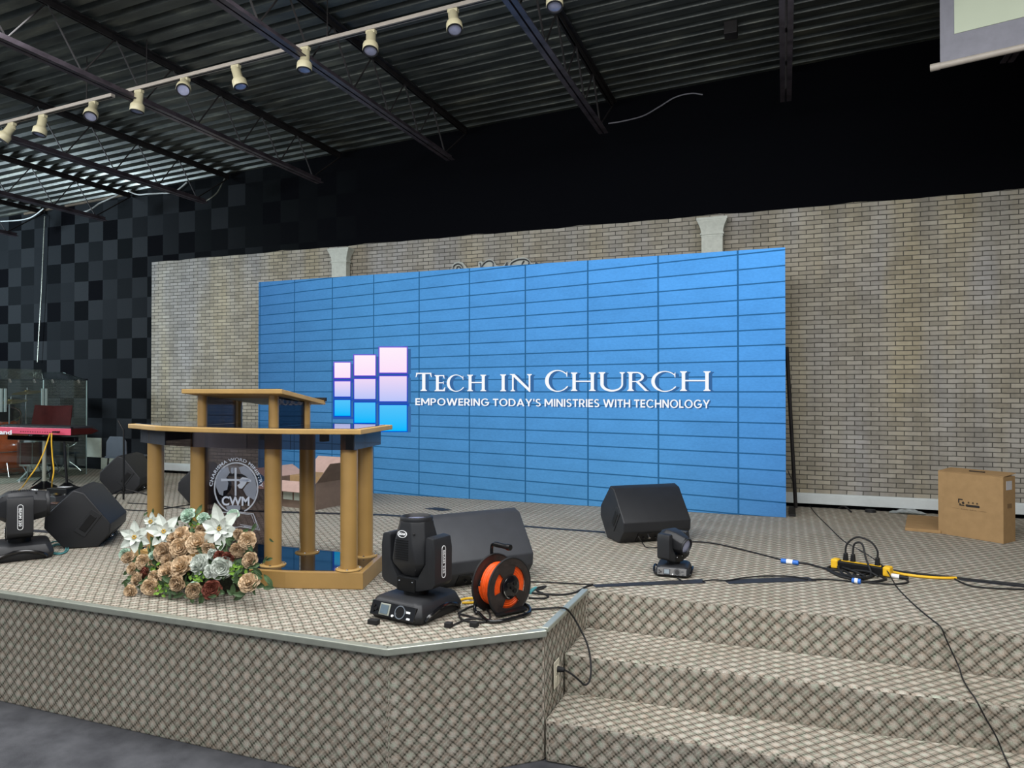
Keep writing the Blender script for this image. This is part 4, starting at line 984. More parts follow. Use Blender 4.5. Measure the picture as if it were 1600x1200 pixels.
# open carton behind the lectern
A_, B_ = G(440, 796), G(494, 797); ux = B_ - A_; rz = math.radians(-9); ux = Vector((math.cos(rz), math.sin(rz), 0)); vx = Vector((-math.sin(rz), math.cos(rz), 0))
L1, L2, hh = 0.62, 0.46, 0.235; cen = B_ - ux * L1 / 2 + vx * L2 / 2
t = thing('open_carton', 'open pale cardboard carton with raised flaps, seen between the lectern columns', 'box', cen, rz)
b = MB(); th = 0.006
b.box((0, 0, 0.004), (L1, L2, 0.006)); b.box((0, -L2 / 2, hh / 2), (L1, th, hh)); b.box((0, L2 / 2, hh / 2), (L1, th, hh)); b.box((-L1 / 2, 0, hh / 2), (th, L2, hh)); b.box((L1 / 2, 0, hh / 2), (th, L2, hh)); b.build('carton', 'cardboard_dark', t)
def flap(p, q, off, m, nm='flap'): p, q, off = Vector(p), Vector(q), Vector(off); n = (q - p).cross(off).normalized() * 0.005; MB().slab([p, q, q + off, p + off], n).build(nm, m, t)
flap((-L1 / 2, -L2 / 2 - 0.004, hh), (L1 / 2, -L2 / 2 - 0.004, hh), (0, -0.11, -0.075), 'cardboard_pink')
flap((L1 / 2, -L2 / 2, hh), (L1 / 2, L2 / 2, hh), (0.13, 0.03, 0.17), 'cardboard_dark')
flap((-L1 / 2, L2 / 2, hh), (L1 / 2, L2 / 2, hh), (0.05, 0.14, 0.16), 'cardboard_pink')
flap((-L1 / 2, -L2 / 2, hh), (-L1 / 2, L2 / 2, hh), (-0.16, 0, 0.08), 'cardboard_pink')
MB().box((0.06, 0.04, hh * 0.62), (0.40, 0.30, 0.24)).build('inner_box', 'cardboard', t, bevel=0.003)
for k in range(3): MB().box((L1 / 2 - 0.07 - 0.135 * k, -L2 / 2 - 0.0045, 0.105), (0.115, 0.003, 0.075)).build('paper_label', 'white_tile', t)

# ================================================================== STAGE-RIGHT: drums, keyboard, stands
DX = -8.085
sh = thing('drum_shield', 'clear acrylic drum shield with hinged panels and folded lid', 'drum shield', (DX, 5.9, ST)); XD = Matrix.Translation((-DX, -5.9, -ST))
ys = [5.385, 5.885, 6.44]
for i in range(2):
    MB(XD).box((DX, (ys[i] + ys[i + 1]) / 2, ST + 0.58), (0.008, ys[i + 1] - ys[i] - 0.006, 1.155)).build('panel', 'shield', sh)
    b = MB(XD); zt = ST + 1.16; y0, y1 = ys[i] + 0.01, ys[i + 1] - 0.01
    o = 0.42 if i == 1 else 0.36; up_ = 0.10 if i == 1 else 0.12
    if i == 1: q = [(DX, y0, zt), (DX, y1, zt), (DX - 0.35, y1 - 0.05, zt + up_), (DX - 0.5, y0, zt + up_)]
    else: q = [(DX, y0, zt), (DX, y1, zt), (DX - 0.03, y1, zt + up_ * 0.95), (DX - 0.03, y0, zt + up_ * 0.95)]
    b.slab(q, (0, 0, 0.008)); b.build('lid', 'shield', sh)
    for y in (y0 + 0.10, y1 - 0.10): MB(XD).box((DX - 0.006, y, zt - 0.012), (0.02, 0.018, 0.05), rot=(0.4, 0, 0)).build('lid_hinge', 'chrome', sh, bevel=0.003)
    MB(XD).box((DX, y1 + 0.006, ST + 0.58), (0.010, 0.006, 1.16)).build('panel_edge', 'acrylic_edge', sh)
for y in (ys[0] + 0.03, ys[1]):
    for dy in (-0.022, 0.022): MB(XD).box((DX + 0.008, y + dy, ST + 0.93), (0.006, 0.026, 0.26)).build('hinge_strip', 'acrylic_edge', sh)

def drum(name, label, c, r, h, axis, shell='drum_wood', group='drums behind the acrylic shield', legs=0):
    t = thing(name, label, 'drum', c, 0, group); ax_ = Vector(axis).normalized(); o = -ax_ * h / 2
    MB().lathe([(r, 0), (r, h), (r - 0.008, h), (r - 0.008, 0)], o, ax_, 40, close=True).build('shell', shell, t, smooth=True)
    for e, nm in ((0, 'head'), (h, 'head')): MB().cyl(o + ax_ * (e - 0.001), o + ax_ * (e + 0.001), r - 0.004, n=40).build('drum_head', 'plastic_gloss' if e else 'pilaster', t)
    for e in (0, h): MB().lathe([(r - 0.002, -0.012), (r + 0.010, -0.012), (r + 0.010, 0.012), (r - 0.002, 0.012)], o + ax_ * e, ax_, 40, close=True).build('hoop', 'chrome' if r < 0.2 else shell, t, smooth=True)
    q = ax_.to_track_quat('Z', 'Y')
    for k in range(8):
        a = 2 * PI * k / 8; d = q @ Vector((math.cos(a), math.sin(a), 0)); MB().cyl(o + d * (r + 0.010) + ax_ * 0.01, o + d * (r + 0.010) + ax_ * (h - 0.01), 0.004, n=6).build('tension_rod', 'chrome', t)
    for k in range(legs):
        a = -PI / 2 + (k - (legs - 1) / 2) * 1.9; d = Vector((math.cos(a) * 0.9, math.sin(a) * 0.4, 0))
        MB().cyl(d * r * 0.9 + Vector((0, 0, -r * 0.1)), d * (r * 1.45) + Vector((0, 0, ST - c[2] + 0.006)), 0.006, n=8).build('leg', 'chrome', t)
    return t
p = W(0, 722, 5.95); drum('bass_drum', 'orange-brown bass drum low behind the shield at the left edge', (p.x, p.y, ST + 0.305), 0.285, 0.42, (-0.30, -0.95, 0), legs=2)
p = W(55, 733, 6.0); drum('floor_tom', 'dark glossy floor tom behind the keyboard stand poles', (p.x, p.y, ST + 0.30), 0.17, 0.28, (0, 0, 1), 'dark_red', legs=3)
p = W(18, 705, 6.1); drum('rack_tom', 'orange-brown rack tom just under the red keyboard, behind the shield', (p.x - 0.1, p.y, ST + 0.66), 0.15, 0.20, (0.5, -0.35, 0.8))
def stand(name, label, x, y, h, r=0.010, spread=0.24, topfn=None, group='chrome drum stands', m='chrome', cat='stand', legz=0.30):
    t = thing(name, label, cat, (x, y, ST), random.uniform(0, 1), group)
    MB().cyl((0, 0, legz * 0.25), (0, 0, h), r, n=12).build('pole', m, t, smooth=True)
    MB().cyl((0, 0, legz - 0.02), (0, 0, legz + 0.02), r * 2.0, n=12).build('collar', m, t, smooth=True)
    for k in range(3):
        a = 2 * PI * k / 3; d = Vector((math.cos(a), math.sin(a), 0))
        lg = MB().tube([d * r + Vector((0, 0, legz)), d * spread * 0.6 + Vector((0, 0, legz * 0.55)), d * spread + Vector((0, 0, 0.012))], r * 0.7, 8).build('leg', m, t, smooth=True)
        MB().ball(d * spread + Vector((0, 0, 0.011)), 0.011, n=8).build('rubber_foot', 'black_rubber', lg)
    if topfn: topfn(t)
    return t
def cym(h, r, tilt=0.15):
    def f(t):
        q = Matrix.Translation((0.02, 0, h)) @ Matrix.Rotation(tilt, 4, 'X')
        MB(q).lathe([(0.008, 0.012), (0.025, 0.014), (0.035, 0.0), (r * 0.6, -0.008), (r, -0.020), (r, -0.022), (r * 0.6, -0.010), (0.035, -0.002), (0.008, 0.006)], n=40).build('cymbal', mat('brass_cymbal', (150, 128, 78), 0.28, 0.9) if 'brass_cymbal' not in bpy.data.materials else bpy.data.materials['brass_cymbal'], t, smooth=True)
        MB().cyl((0.02, 0, h - 0.03), (0.02, 0, h + 0.045), 0.008, n=10).build('wing_nut', 'chrome', t, smooth=True)
    return f
for px, y, h, r, lb in ((14, 5.95, 0.92, 0.17, 'chrome cymbal stand nearest the left edge behind the shield'), (40, 6.30, 1.03, 0.17, 'tall chrome cymbal stand just left of the dark red folder'), (106, 6.50, 0.36, 0.0, 'short chrome snare stand with open basket arms near the shield corner'), (70, 6.55, 0.62, 0.15, 'low chrome hi-hat stand between the keyboard poles')):
    p = W(px, 740, y)
    def basket(t, h=h):
        for k in range(3):
            a = 2 * PI * k / 3 + 0.4; d = Vector((math.cos(a), math.sin(a), 0)); MB().tube([Vector((0, 0, h - 0.04)), d * 0.07 + Vector((0, 0, h - 0.01)), d * 0.12 + Vector((0, 0, h + 0.06))], 0.006, 8).build('basket_arm', 'chrome', t, smooth=True)
    stand('cymbal_stand' if r else 'snare_stand', lb, p.x, p.y, h, topfn=cym(h, r) if r else basket, spread=0.24 if r else 0.15, legz=0.30 if r else 0.14)
# dark red folder on a music stand behind the keyboard
p0, p1 = W(48, 664, 5.62), W(108, 664, 5.62); c = (p0 + p1) / 2; wv = (p1 - p0).length
t = thing('music_stand', 'music stand with a wide dark red folder above the red keyboard', 'music stand', (c.x, c.y, ST))
for s in (-1, 1): MB().slab([(0, 0.02, 0.60), (s * wv / 2 * 1.02, 0.0, 0.60), (s * wv / 2 * 0.97, 0.04, 0.875), (0, 0.055, 0.865)], (0, 0.008, 0)).build('folder_cover', 'dark_red', t)
MB().box((0, 0.02, 0.595), (0.5, 0.05, 0.012)).build('ledge', 'plastic_gloss', t); MB().cyl((0, 0.03, 0.03), (0, 0.03, 0.60), 0.010, n=12).build('pole', 'plastic_gloss', t, smooth=True)
for k in range(3):
    a = 2 * PI * k / 3 + 0.5; MB().cyl((0, 0.03, 0.16), (0.22 * math.cos(a), 0.03 + 0.22 * math.sin(a), 0.008), 0.007, n=8).build('leg', 'plastic_gloss', t, smooth=True)

# keyboard, its back towards the hall
KY = 5.2; kb1 = W(111, 681, KY); kt1 = W(111, 669, KY); kL = 1.26
t = thing('stage_keyboard', 'red stage keyboard seen from behind with yellow cables plugged in', 'keyboard', (kb1.x - kL / 2, KY + 0.15, kb1.z)); kh = kt1.z - kb1.z
MB().prism([(-0.150, 0.0), (-0.150, kh), (0.10, kh + 0.012), (0.165, kh * 0.62), (0.165, kh * 0.28), (0.10, 0.0)], -kL / 2, kL / 2 - 0.012, 'x').build('body', 'plastic', t, bevel=0.006)
MB().box((0, -0.1515, kh / 2), (kL, 0.004, kh * 0.86)).build('rear_panel', 'red_panel', t, bevel=0.002)
MB().prism([(-0.152, 0.006), (-0.152, kh - 0.006), (0.08, kh - 0.01), (0.165, kh * 0.45), (0.08, 0.006)], kL / 2 - 0.013, kL / 2, 'x').build('end_cheek', 'dark_red', t, bevel=0.004)
MB().box((0, -0.14, kh + 0.004), (kL, 0.03, 0.012)).build('top_lip', 'plastic_dark', t, bevel=0.002)
for i in range(16):
    MB().box((-kL / 2 + 0.05 + i * 0.075, 0.115, kh * 0.70), (0.070, 0.10, 0.012)).build('key', 'white_print', t, bevel=0.001)
pa, pb = W(-18, 678, KY), W(19, 672, KY)
text('brand_lettering', 'Roland', lambda u, v: Vector((pa.x + (pb.x - pa.x) * u - t.location.x, -0.155, pa.z - t.location.z + (pb.z - pa.z) * v)), 'white_print', t, 1.0, 0.03)
for i in range(14):
    MB().cyl((kL / 2 - 0.26 - 0.036 * i, -0.1535, kh * 0.38), (kL / 2 - 0.26 - 0.036 * i, -0.158, kh * 0.38), 0.0045, n=8).build('socket', 'plastic_dark', t)
for i in range(3): MB().cyl((kL / 2 - 0.16 - 0.03 * i, -0.153, kh * 0.48), (kL / 2 - 0.16 - 0.03 * i, -0.185, kh * 0.46), 0.008, n=10).build('plug', 'plastic_dark', t)
# keyboard stand
s0, s1 = W(62, 700, 5.3), W(98, 700, 5.3)
t = thing('keyboard_stand', 'black and chrome two-column stand under the red keyboard', 'keyboard stand', ((s0.x + s1.x) / 2, 5.35, ST)); hs = kb1.z - ST - 0.006
MB().box((-0.20, 0, hs - 0.045), (1.02, 0.05, 0.05)).build('cross_bar', 'plastic_gloss', t, bevel=0.008)
for k, x in enumerate((s0.x, s1.x)):
    xx = x - (s0.x + s1.x) / 2
    c = MB().cyl((xx, 0, 0.05), (xx - (0.05 if k else 0), 0, hs - 0.05), 0.019 if k == 0 else 0.014, n=18).build('column', 'alu' if k == 0 else 'plastic_gloss', t, smooth=True)
    MB().lathe([(0.0, 0), (0.12, 0), (0.125, 0.012), (0.06, 0.05), (0.028, 0.075), (0, 0.08)], (xx, 0, 0.001), (0, 0, 1), 28).build('foot', 'plastic_gloss', t, smooth=True)
    MB().box((xx - (0.05 if k else 0), 0, hs - 0.006), (0.05, 0.30, 0.012)).build('rest_arm', 'plastic_gloss', t, bevel=0.003)
for i, (px, py, lb) in enumerate(((95, 786, 'black foot pedal on the stage below the keyboard, nearest the keyboard stand'), (97, 801, 'black box pedal lying against the end-on floor monitor'))):
    g = G(px, py); t = thing('foot_pedal', lb, 'pedal', (g.x - 0.05, g.y, ST), 0.5 * i - 0.2, 'foot pedals')
    MB().box((0, 0, 0.035), (0.20, 0.13, 0.07), taper=0.86).build('housing', 'plastic', t, bevel=0.006)
    MB().box((0, -0.02, 0.076), (0.12, 0.07, 0.012), rot=(0.12, 0, 0)).build('pedal_plate', 'plastic_gloss', t, bevel=0.003)
    MB().cyl((0.05, 0.04, 0.068), (0.05, 0.04, 0.082), 0.010, n=12).build('knob', 'chrome', t, smooth=True)
g = G(98, 778); t = thing('effects_box', 'small black box with white markings at the foot of the keyboard stand', 'box', (g.x, g.y + 0.02, ST), 0.1)
MB().box((0, 0, 0.05), (0.26, 0.20, 0.10), taper=0.9).build('housing', 'plastic_dark', t, bevel=0.006)
b = MB()
for k in range(5): b.tube([(-0.06 + 0.02 * k, -0.03, 0.103), (-0.045 + 0.022 * k, 0.01, 0.103), (-0.05 + 0.025 * k, 0.04, 0.103)], 0.002, 5)
for k in range(5): pass
b.build('white_marking', 'white_print', t)
# microphone stand
g = G(193, 786); t = stand('microphone_stand', 'thin black microphone stand between the two left floor monitors', g.x, g.y, 0.68, 0.009, 0.34, None, 'microphone stands', 'plastic_dark', 'stand', 0.13)
MB().cyl((0, 0, 0.66), (-0.06, 0.03, 0.76), 0.008, n=10).build('microphone_clip', 'plastic_dark', t, smooth=True)
# grey chair showing behind the far monitor
p = W(182, 710, 6.35); t = thing('plastic_chair', 'grey chair back showing above the far floor monitor', 'chair', (p.x, 6.35, ST), 0.15)
bk = []
cm = mat('slate_grey_plastic', (84, 92, 104), 0.55, var=0.04)
MB().prism([(-0.14, 0.24), (0.14, 0.24), (0.135, 0.42), (0.09, 0.485), (-0.09, 0.485), (-0.135, 0.42)], -0.012, 0.012, 'y').build('backrest', cm, t, bevel=0.008)
MB().box((0, 0.16, 0.235), (0.32, 0.34, 0.022)).build('seat', cm, t, bevel=0.008)
for sx in (-1, 1):
    for sy in (0.02, 0.30): MB().cyl((sx * 0.13, sy, 0.225), (sx * 0.15, sy, 0.0), 0.010, n=10).build('leg', 'plastic_gloss', t, smooth=True)

# ================================================================== POWER STRIP AND CABLES
a, c = G(1303, 882, ST + 0.03), G(1392, 896, ST + 0.03); d = c - a; d.z = 0; rz = math.atan2(d.y, d.x); L = d.length
t = thing('power_strip', 'black power strip with yellow ends, plugs and looped leads on the right of the stage', 'power strip', ((a.x + c.x) / 2, (a.y + c.y) / 2 + 0.03, ST), rz)
MB().box((0, 0, 0.030), (L - 0.06, 0.060, 0.048)).build('housing', 'plastic_dark', t, bevel=0.006)
MB().box((0, -0.004, 0.0555), (L - 0.09, 0.014, 0.004)).build('yellow_stripe', 'yellow', t)
for s in (-1, 1): MB().box((s * (L / 2 - 0.012), 0, 0.034), (0.040, 0.062, 0.052), rot=(0, 0, 0)).build('end_cap', 'yellow', t, bevel=0.010, seg=3)
for xx in (-0.085, -0.045, 0.085): MB().box((xx, 0.004, 0.078), (0.026, 0.030, 0.045), taper=0.75).build('socket_cover', 'plastic_dark', t, bevel=0.005)
def cab(name, label, pts, r, m, cat='cable', group=None, sub=6):
    o = MB().tube(pts, r, 8, sub=sub).build(name, m, smooth=True); return tag(o, label, cat, group)
def F(pts, r, z=ST): return [G(x, y, z + r) for x, y in pts]
sc = Vector(t.location); ex = Vector((math.cos(rz), math.sin(rz), 0)); ez = Vector((0, 0, 1)); ey = Vector((-ex.y, ex.x, 0))
cab('power_lead', 'large black lead looping up over the power strip', [sc + ex * -0.085 + ez * 0.10, sc + ex * -0.075 + ez * 0.155, sc + ex * -0.02 + ez * 0.20, sc + ex * 0.05 + ez * 0.185, sc + ex * 0.085 + ez * 0.14, sc + ex * 0.086 + ez * 0.10], 0.0055, 'black_rubber', 'cable', 'leads on the power strip')
cab('power_lead', 'smaller black lead looping from the middle plug of the power strip down to the floor', [sc + ex * -0.045 + ez * 0.10, sc + ex * -0.035 + ez * 0.160, sc + ex * 0.005 + ez * 0.165, sc + ex * 0.035 - ey * 0.03 + ez * 0.09, sc + ex * 0.07 - ey * 0.06 + ez * 0.02, sc + ex * 0.06 - ey * 0.12 + ez * 0.008], 0.0055, 'black_rubber', 'cable', 'leads on the power strip')
cab('tangled_cable', 'tangle of black cable heaped in front of the power strip', F([(1290, 888), (1312, 900), (1340, 905), (1364, 900), (1360, 895), (1335, 901), (1322, 893), (1300, 885), (1294, 890), (1318, 899), (1350, 909), (1382, 906), (1380, 902), (1366, 896), (1345, 893), (1334, 898), (1352, 903), (1362, 898)], 0.008), 0.0065, 'black_rubber')
cab('tangled_cable', 'black cable coil wrapped round the front of the power strip', [p + Vector((0, 0, 0.012 * (i % 2))) for i, p in enumerate(F([(1306, 884), (1330, 894), (1352, 901), (1340, 906), (1318, 897), (1310, 888), (1328, 890), (1358, 897), (1372, 901)], 0.014))], 0.006, 'black_rubber')
cab('yellow_power_cable', 'yellow power cable leaving the right end of the power strip', F([(1393, 893), (1410, 897), (1440, 901), (1470, 903), (1494, 903)], 0.008), 0.0075, 'yellow')
cab('floor_cable', 'black cable running beside the yellow cable to the right edge', F([(1360, 889), (1400, 892), (1450, 898), (1490, 902), (1540, 908), (1604, 916)], 0.006), 0.0055, 'black_rubber')
cab('floor_cable', 'black cable looping below the dark tape at the right edge', F([(1488, 902), (1502, 910), (1520, 916), (1550, 919), (1604, 921)], 0.005), 0.0045, 'black_rubber')
cab('floor_cable', 'long black cable from the lone floor monitor to the blue connector near the power strip', F([(1068, 847), (1090, 846.5), (1120, 850), (1160, 859), (1196, 868), (1226, 876)], 0.005), 0.0055, 'black_rubber')
cab('floor_cable', 'twin black cable between the blue connector and the power strip tangle', F([(1242, 879), (1262, 881), (1280, 886), (1300, 890), (1320, 892)], 0.006), 0.0065, 'black_rubber')
cab('floor_cable', 'black cable from the end of the second tape strip to the small blue connector', F([(1268, 906), (1290, 905), (1315, 907), (1334, 908.5)], 0.005), 0.0045, 'black_rubber')
cab('floor_cable', 'black cable looping right below the power strip back to the tangle', F([(1342, 909), (1365, 911), (1395, 913), (1415, 911), (1419, 908), (1412, 904), (1402, 902)], 0.005), 0.005, 'black_rubber')
for (x, y, r_, lb) in ((1234, 878, 0.05, 'blue cable connector on the long black cable left of the power strip'), (1338, 908, 0.022, 'small blue connector under the cable tangle')):
    p = G(x, y, ST + 0.014); t = thing('cable_connector', lb, 'connector', (p.x, p.y, ST), -0.25, 'blue cable connectors')
    MB().cyl((-r_, 0, 0.015), (r_, 0, 0.015), 0.014, n=16).build('sleeve', 'blue_plug', t, smooth=True, bevel=0.003)
    MB().cyl((-r_ * 0.35, 0, 0.015), (r_ * 0.35, 0, 0.015), 0.0150, n=16).build('locking_ring', 'white_print', t, smooth=True)
p = G(1396, 900, ST + 0.012); t = thing('inline_plug', 'black and white inline plug at the right end of the power strip', 'plug', (p.x, p.y, ST), -0.35)
MB().cyl((-0.03, 0, 0.013), (0.03, 0, 0.013), 0.012, n=14).build('plug_body', 'white_print', t, smooth=True); MB().cyl((0.03, 0, 0.013), (0.075, 0, 0.013), 0.012, 0.007, n=14).build('strain_relief', 'black_rubber', t, smooth=True)
# right-hand wire: from behind the screen, across the stage and down the steps
def onW(x, y, Y): return W(x, y, Y)
pts = [W(1231, 735, 6.42), G(1247, 770, ST + 0.10), G(1262, 786, ST + 0.02)] + F([(1275, 803), (1295, 823), (1318, 845), (1344, 860)], 0.004) + [G(1362, 871, ST + 0.07), G(1383, 888, ST + 0.05)] + F([(1395, 907), (1402, 918), (1420, 937), (1440, 955), (1456, 968)], 0.004)
pts += [G(1470, 980, ST + 0.004), onW(1478, 998, 3.612), onW(1490, 1024, 3.612), onW(1499, 1044, 3.60)] + [G(1504, 1060, 0.380), G(1514, 1078, 0.382), onW(1524, 1092, 3.285), onW(1540, 1122, 3.285), onW(1556, 1150, 3.285), G(1568, 1178, 0.195), G(1580, 1204, 0.195), G(1592, 1230, 0.195)]
cab('trailing_wire', 'thin dark wire from the right end of the video wall down the steps', pts, 0.0032, 'black_rubber')
# centre floor cables
cab('floor_cable', 'black cable from the reel across to the near tape strip', F([(828, 909), (860, 910), (895, 912), (926, 913.5)], 0.004), 0.004, 'black_rubber')
cab('floor_cable', 'black cable curving over the stage corner strip to the tape', F([(826, 926), (850, 928), (878, 929), (900, 925), (915, 917), (926, 913)], 0.006), 0.005, 'black_rubber')
cab('floor_cable', 'black looped cable end beside the reel', F([(828, 922), (845, 917), (853, 916), (846, 920), (838, 922), (850, 928), (857, 932), (848, 935), (826, 934)], 0.005), 0.0045, 'black_rubber')
cab('teal_cable', 'short teal cable beside the reel', F([(828, 925), (833, 920), (838, 918), (832, 923), (829, 927)], 0.006), 0.006, 'teal')
cab('floor_cable', 'thin cable between the two near tape strips', F([(1098, 908), (1115, 906), (1135, 907), (1160, 903), (1195, 900), (1235, 900.5), (1262, 905)], 0.008), 0.004, 'black_rubber')
cab('floor_cable', 'thin black lead from the small moving head light to the tape', F([(1055, 899), (1060, 904), (1066, 908)], 0.006), 0.004, 'black_rubber')
cab('floor_cable', 'thin lead dropping from the lone floor monitor', [G(998, 839, ST + 0.09), G(1003, 847, ST + 0.02)] + F([(1010, 855), (1025, 855.5), (1036, 852)], 0.004), 0.0035, 'black_rubber')
cab('floor_cable', 'knotted black leads between the large moving head light and the reel', F([(716, 958), (735, 948), (752, 946), (762, 954), (766, 964), (760, 971), (742, 972), (722, 968), (718, 960), (730, 962), (744, 966), (758, 968)], 0.006), 0.0045, 'black_rubber')
cab('floor_cable', 'short black lead with a plug in front of the reel', F([(744, 966), (728, 968), (714, 974), (704, 979)], 0.006), 0.0045, 'black_rubber')
cab('yellow_cable', 'yellow cable on the floor behind the large moving head light', F([(716, 939), (730, 935), (752, 936), (742, 941), (722, 942)], 0.006), 0.006, 'yellow')
for x, y, w_, lb in ((584, 975, 0.050, 'small black rubber block in front of the large moving head light, left'), (741, 979, 0.036, 'small black rubber block in front of the cable reel'), (701, 980, 0.032, 'black plug lying on the stage in front of the large moving head light')):
    g = G(x, y); tag(MB().box((g.x, g.y, ST + 0.011), (w_, 0.03, 0.022)).build('rubber_block' if w_ != 0.032 else 'cable_plug', 'black_rubber', bevel=0.004), lb, 'small block' if w_ != 0.032 else 'plug')
# left cables
cab('coiled_cable', 'teal and black cable coil beside the end-on floor monitor', F([(75, 850), (85, 846), (98, 847), (106, 854), (104, 862), (90, 866), (78, 862), (80, 853), (94, 850), (103, 857), (98, 864), (84, 863), (77, 857), (88, 852), (100, 852)], 0.006), 0.0045, 'teal')
cab('floor_cable', 'short yellow-tipped lead on the cable coil', F([(72, 855), (80, 860)], 0.012), 0.006, 'yellow')
cab('floor_cable', 'thin black cable on the floor behind the lectern left columns', F([(190, 796), (230, 798), (262, 794), (300, 788)], 0.005), 0.005, 'black_rubber')
cab('floor_cable', 'second thin black cable behind the lectern, nearer the microphone stand', F([(200, 786), (235, 788), (262, 792), (298, 795)], 0.005), 0.005, 'black_rubber')
zk = kb1.z + 0.02
cab('keyboard_cable', 'yellow cable sloping down left from the red keyboard', [W(78, 677, 5.17), W(74, 690, 5.15), W(67, 710, 5.1), W(57, 730, 5.05), W(45, 747, 5.0)] + [G(36, 760, ST + 0.006), G(28, 768, ST + 0.006)], 0.006, 'yellow')
cab('keyboard_cable', 'yellow cable hanging straight down from the red keyboard', [W(81, 677, 5.17), W(80.5, 690, 5.14), W(82, 715, 5.12), W(84, 735, 5.1), W(81.5, 752, 5.08), G(81, 764, ST + 0.006)], 0.006, 'yellow')
cab('white_cable', 'white looped cable on the floor below the drums', [G(27, 752, ST + 0.006), G(35, 745, ST + 0.05), G(42, 738, ST + 0.10), G(36, 745, ST + 0.04), G(30, 753, ST + 0.006), G(40, 748, ST + 0.006)], 0.009, 'white_paint')
# tapes
def tape(label, q, m='tape'): tag(MB().slab([G(x, y, ST + 0.001) for x, y in q], (0, 0, 0.0025)).build('floor_tape', m), label, 'tape', 'black tape strips on the stage')
tape('black tape strip at the top of the steps, beginning at the stage corner', [(924, 914), (1097, 905.4), (1103, 911.2), (931, 917.8)])
tape('black tape strip just right of the first strip, above the steps', [(1131, 906.5), (1230, 902.5), (1262, 902), (1276, 908), (1139, 912.5)])
tape('black tape strip at the right edge, covering the yellow cable', [(1493, 902), (1604, 913), (1604, 918.5), (1502, 907)])
tape('long thin dark tape line across the stage behind the lectern', [(322, 795), (440, 799), (600, 803.6), (700, 811), (850, 824), (945, 831), (945, 833), (850, 826), (700, 813), (600, 805.8), (440, 801.3), (322, 797)])
tape('short dark tape line beside the end-on floor monitor', [(40, 827), (79, 829.5), (79, 833), (40, 830.5)])
tape('small dark tape patch on the carpet near the foot of the video wall', [(663, 795), (680, 793), (694, 794.5), (706, 797), (690, 798.5), (676, 796.5)])

# outlet on the side of the steps
p = Vector((-0.966, 3.10, 0.325)); t = thing('wall_outlet', 'ivory electrical outlet plate on the carpeted stage side beside the steps', 'outlet', p)
MB().box((0.003, 0, 0), (0.005, 0.075, 0.118)).build('cover_plate', 'ivory', t, bevel=0.002)
for z in (0.022, -0.022): MB().box((0.0065, 0, z), (0.003, 0.034, 0.028)).build('socket', 'ivory', t, bevel=0.001)
MB().cyl((0.008, 0.0, 0.020), (0.040, 0.0, 0.020), 0.014, 0.010, n=14)\
    .build('plug', 'black_rubber', t, smooth=True)
def atX(x, y, X):
    d = ray(x, y); return CP + d * (X / d.x)
cab('black_cable', 'black cord from the outlet up over the stage edge to the cable reel', [Vector((-0.926, 3.10, 0.345)), atX(893, 1053, -0.875), atX(906, 1064, -0.845), atX(914, 1070, -0.825), atX(921, 1064, -0.812), atX(923.5, 1045, -0.812), atX(921, 1020, -0.840), atX(915, 1000, -0.88), atX(904, 978, -0.92), atX(893, 960, -0.95), G(884, 951, ST + 0.020), G(870, 949.5, ST + 0.012), G(850, 951, ST + 0.006), G(826, 952, ST + 0.006)], 0.0045, 'black_rubber')

# wires hanging in the roof
cab('hanging_wire', 'pale wire looping off the lower end of the second joist', [W(318, 316, 6.55), W(330, 309, 6.6), W(340, 300, 6.7), W(348, 285, 6.85), W(354, 273, 6.9)], 0.007, 'alu')
cab('hanging_wire', 'pale wire trailing from the joist right of the track lights across the black wall', [W(951, 193, 6.5), W(975, 189, 6.6), W(1005, 181, 6.75), W(1030, 167, 6.86), W(1055, 152, 6.9), W(1080, 146, 6.91), W(1098, 148, 6.91)], 0.006, 'screen_rim')
cab('hanging_wire', 'white conduit sagging below the deck at the upper left', [W(115, 330, 6.6), W(132, 331, 6.6), W(145, 325, 6.65), W(155, 318, 6.7), W(170, 311, 6.75), W(185, 304, 6.8)], 0.009, 'white_paint')
cab('hanging_wire', 'white conduit just under the deck near the second joist', [W(200, 298, 6.75), W(215, 304, 6.8), W(232, 303, 6.8), W(250, 302, 6.85), W(272, 300, 6.88), W(292, 285, 6.9)], 0.009, 'white_paint')
cab('hanging_wire', 'white conduit at the left edge under the deck', [W(0, 346, 6.8), W(30, 344, 6.8), W(50, 339, 6.8), W(68, 326, 6.8)], 0.008, 'white_paint')
cab('hanging_wire', 'thin vertical wire on the black tiled wall above the drum shield', [W(70, 338, 6.88), W(68, 380, 6.88), W(65, 450, 6.88), W(61, 520, 6.88), W(58.5, 566, 6.88)], 0.006, 'alu')
p = W(1142, 4, 5.9); tag(MB().box((p.x, p.y, ceil_z(p.x) - 0.05), (0.10, 0.12, 0.10)).build('junction_box', 'steel_dull', bevel=0.006), 'small grey junction box under the roof deck at the top centre', 'junction box')

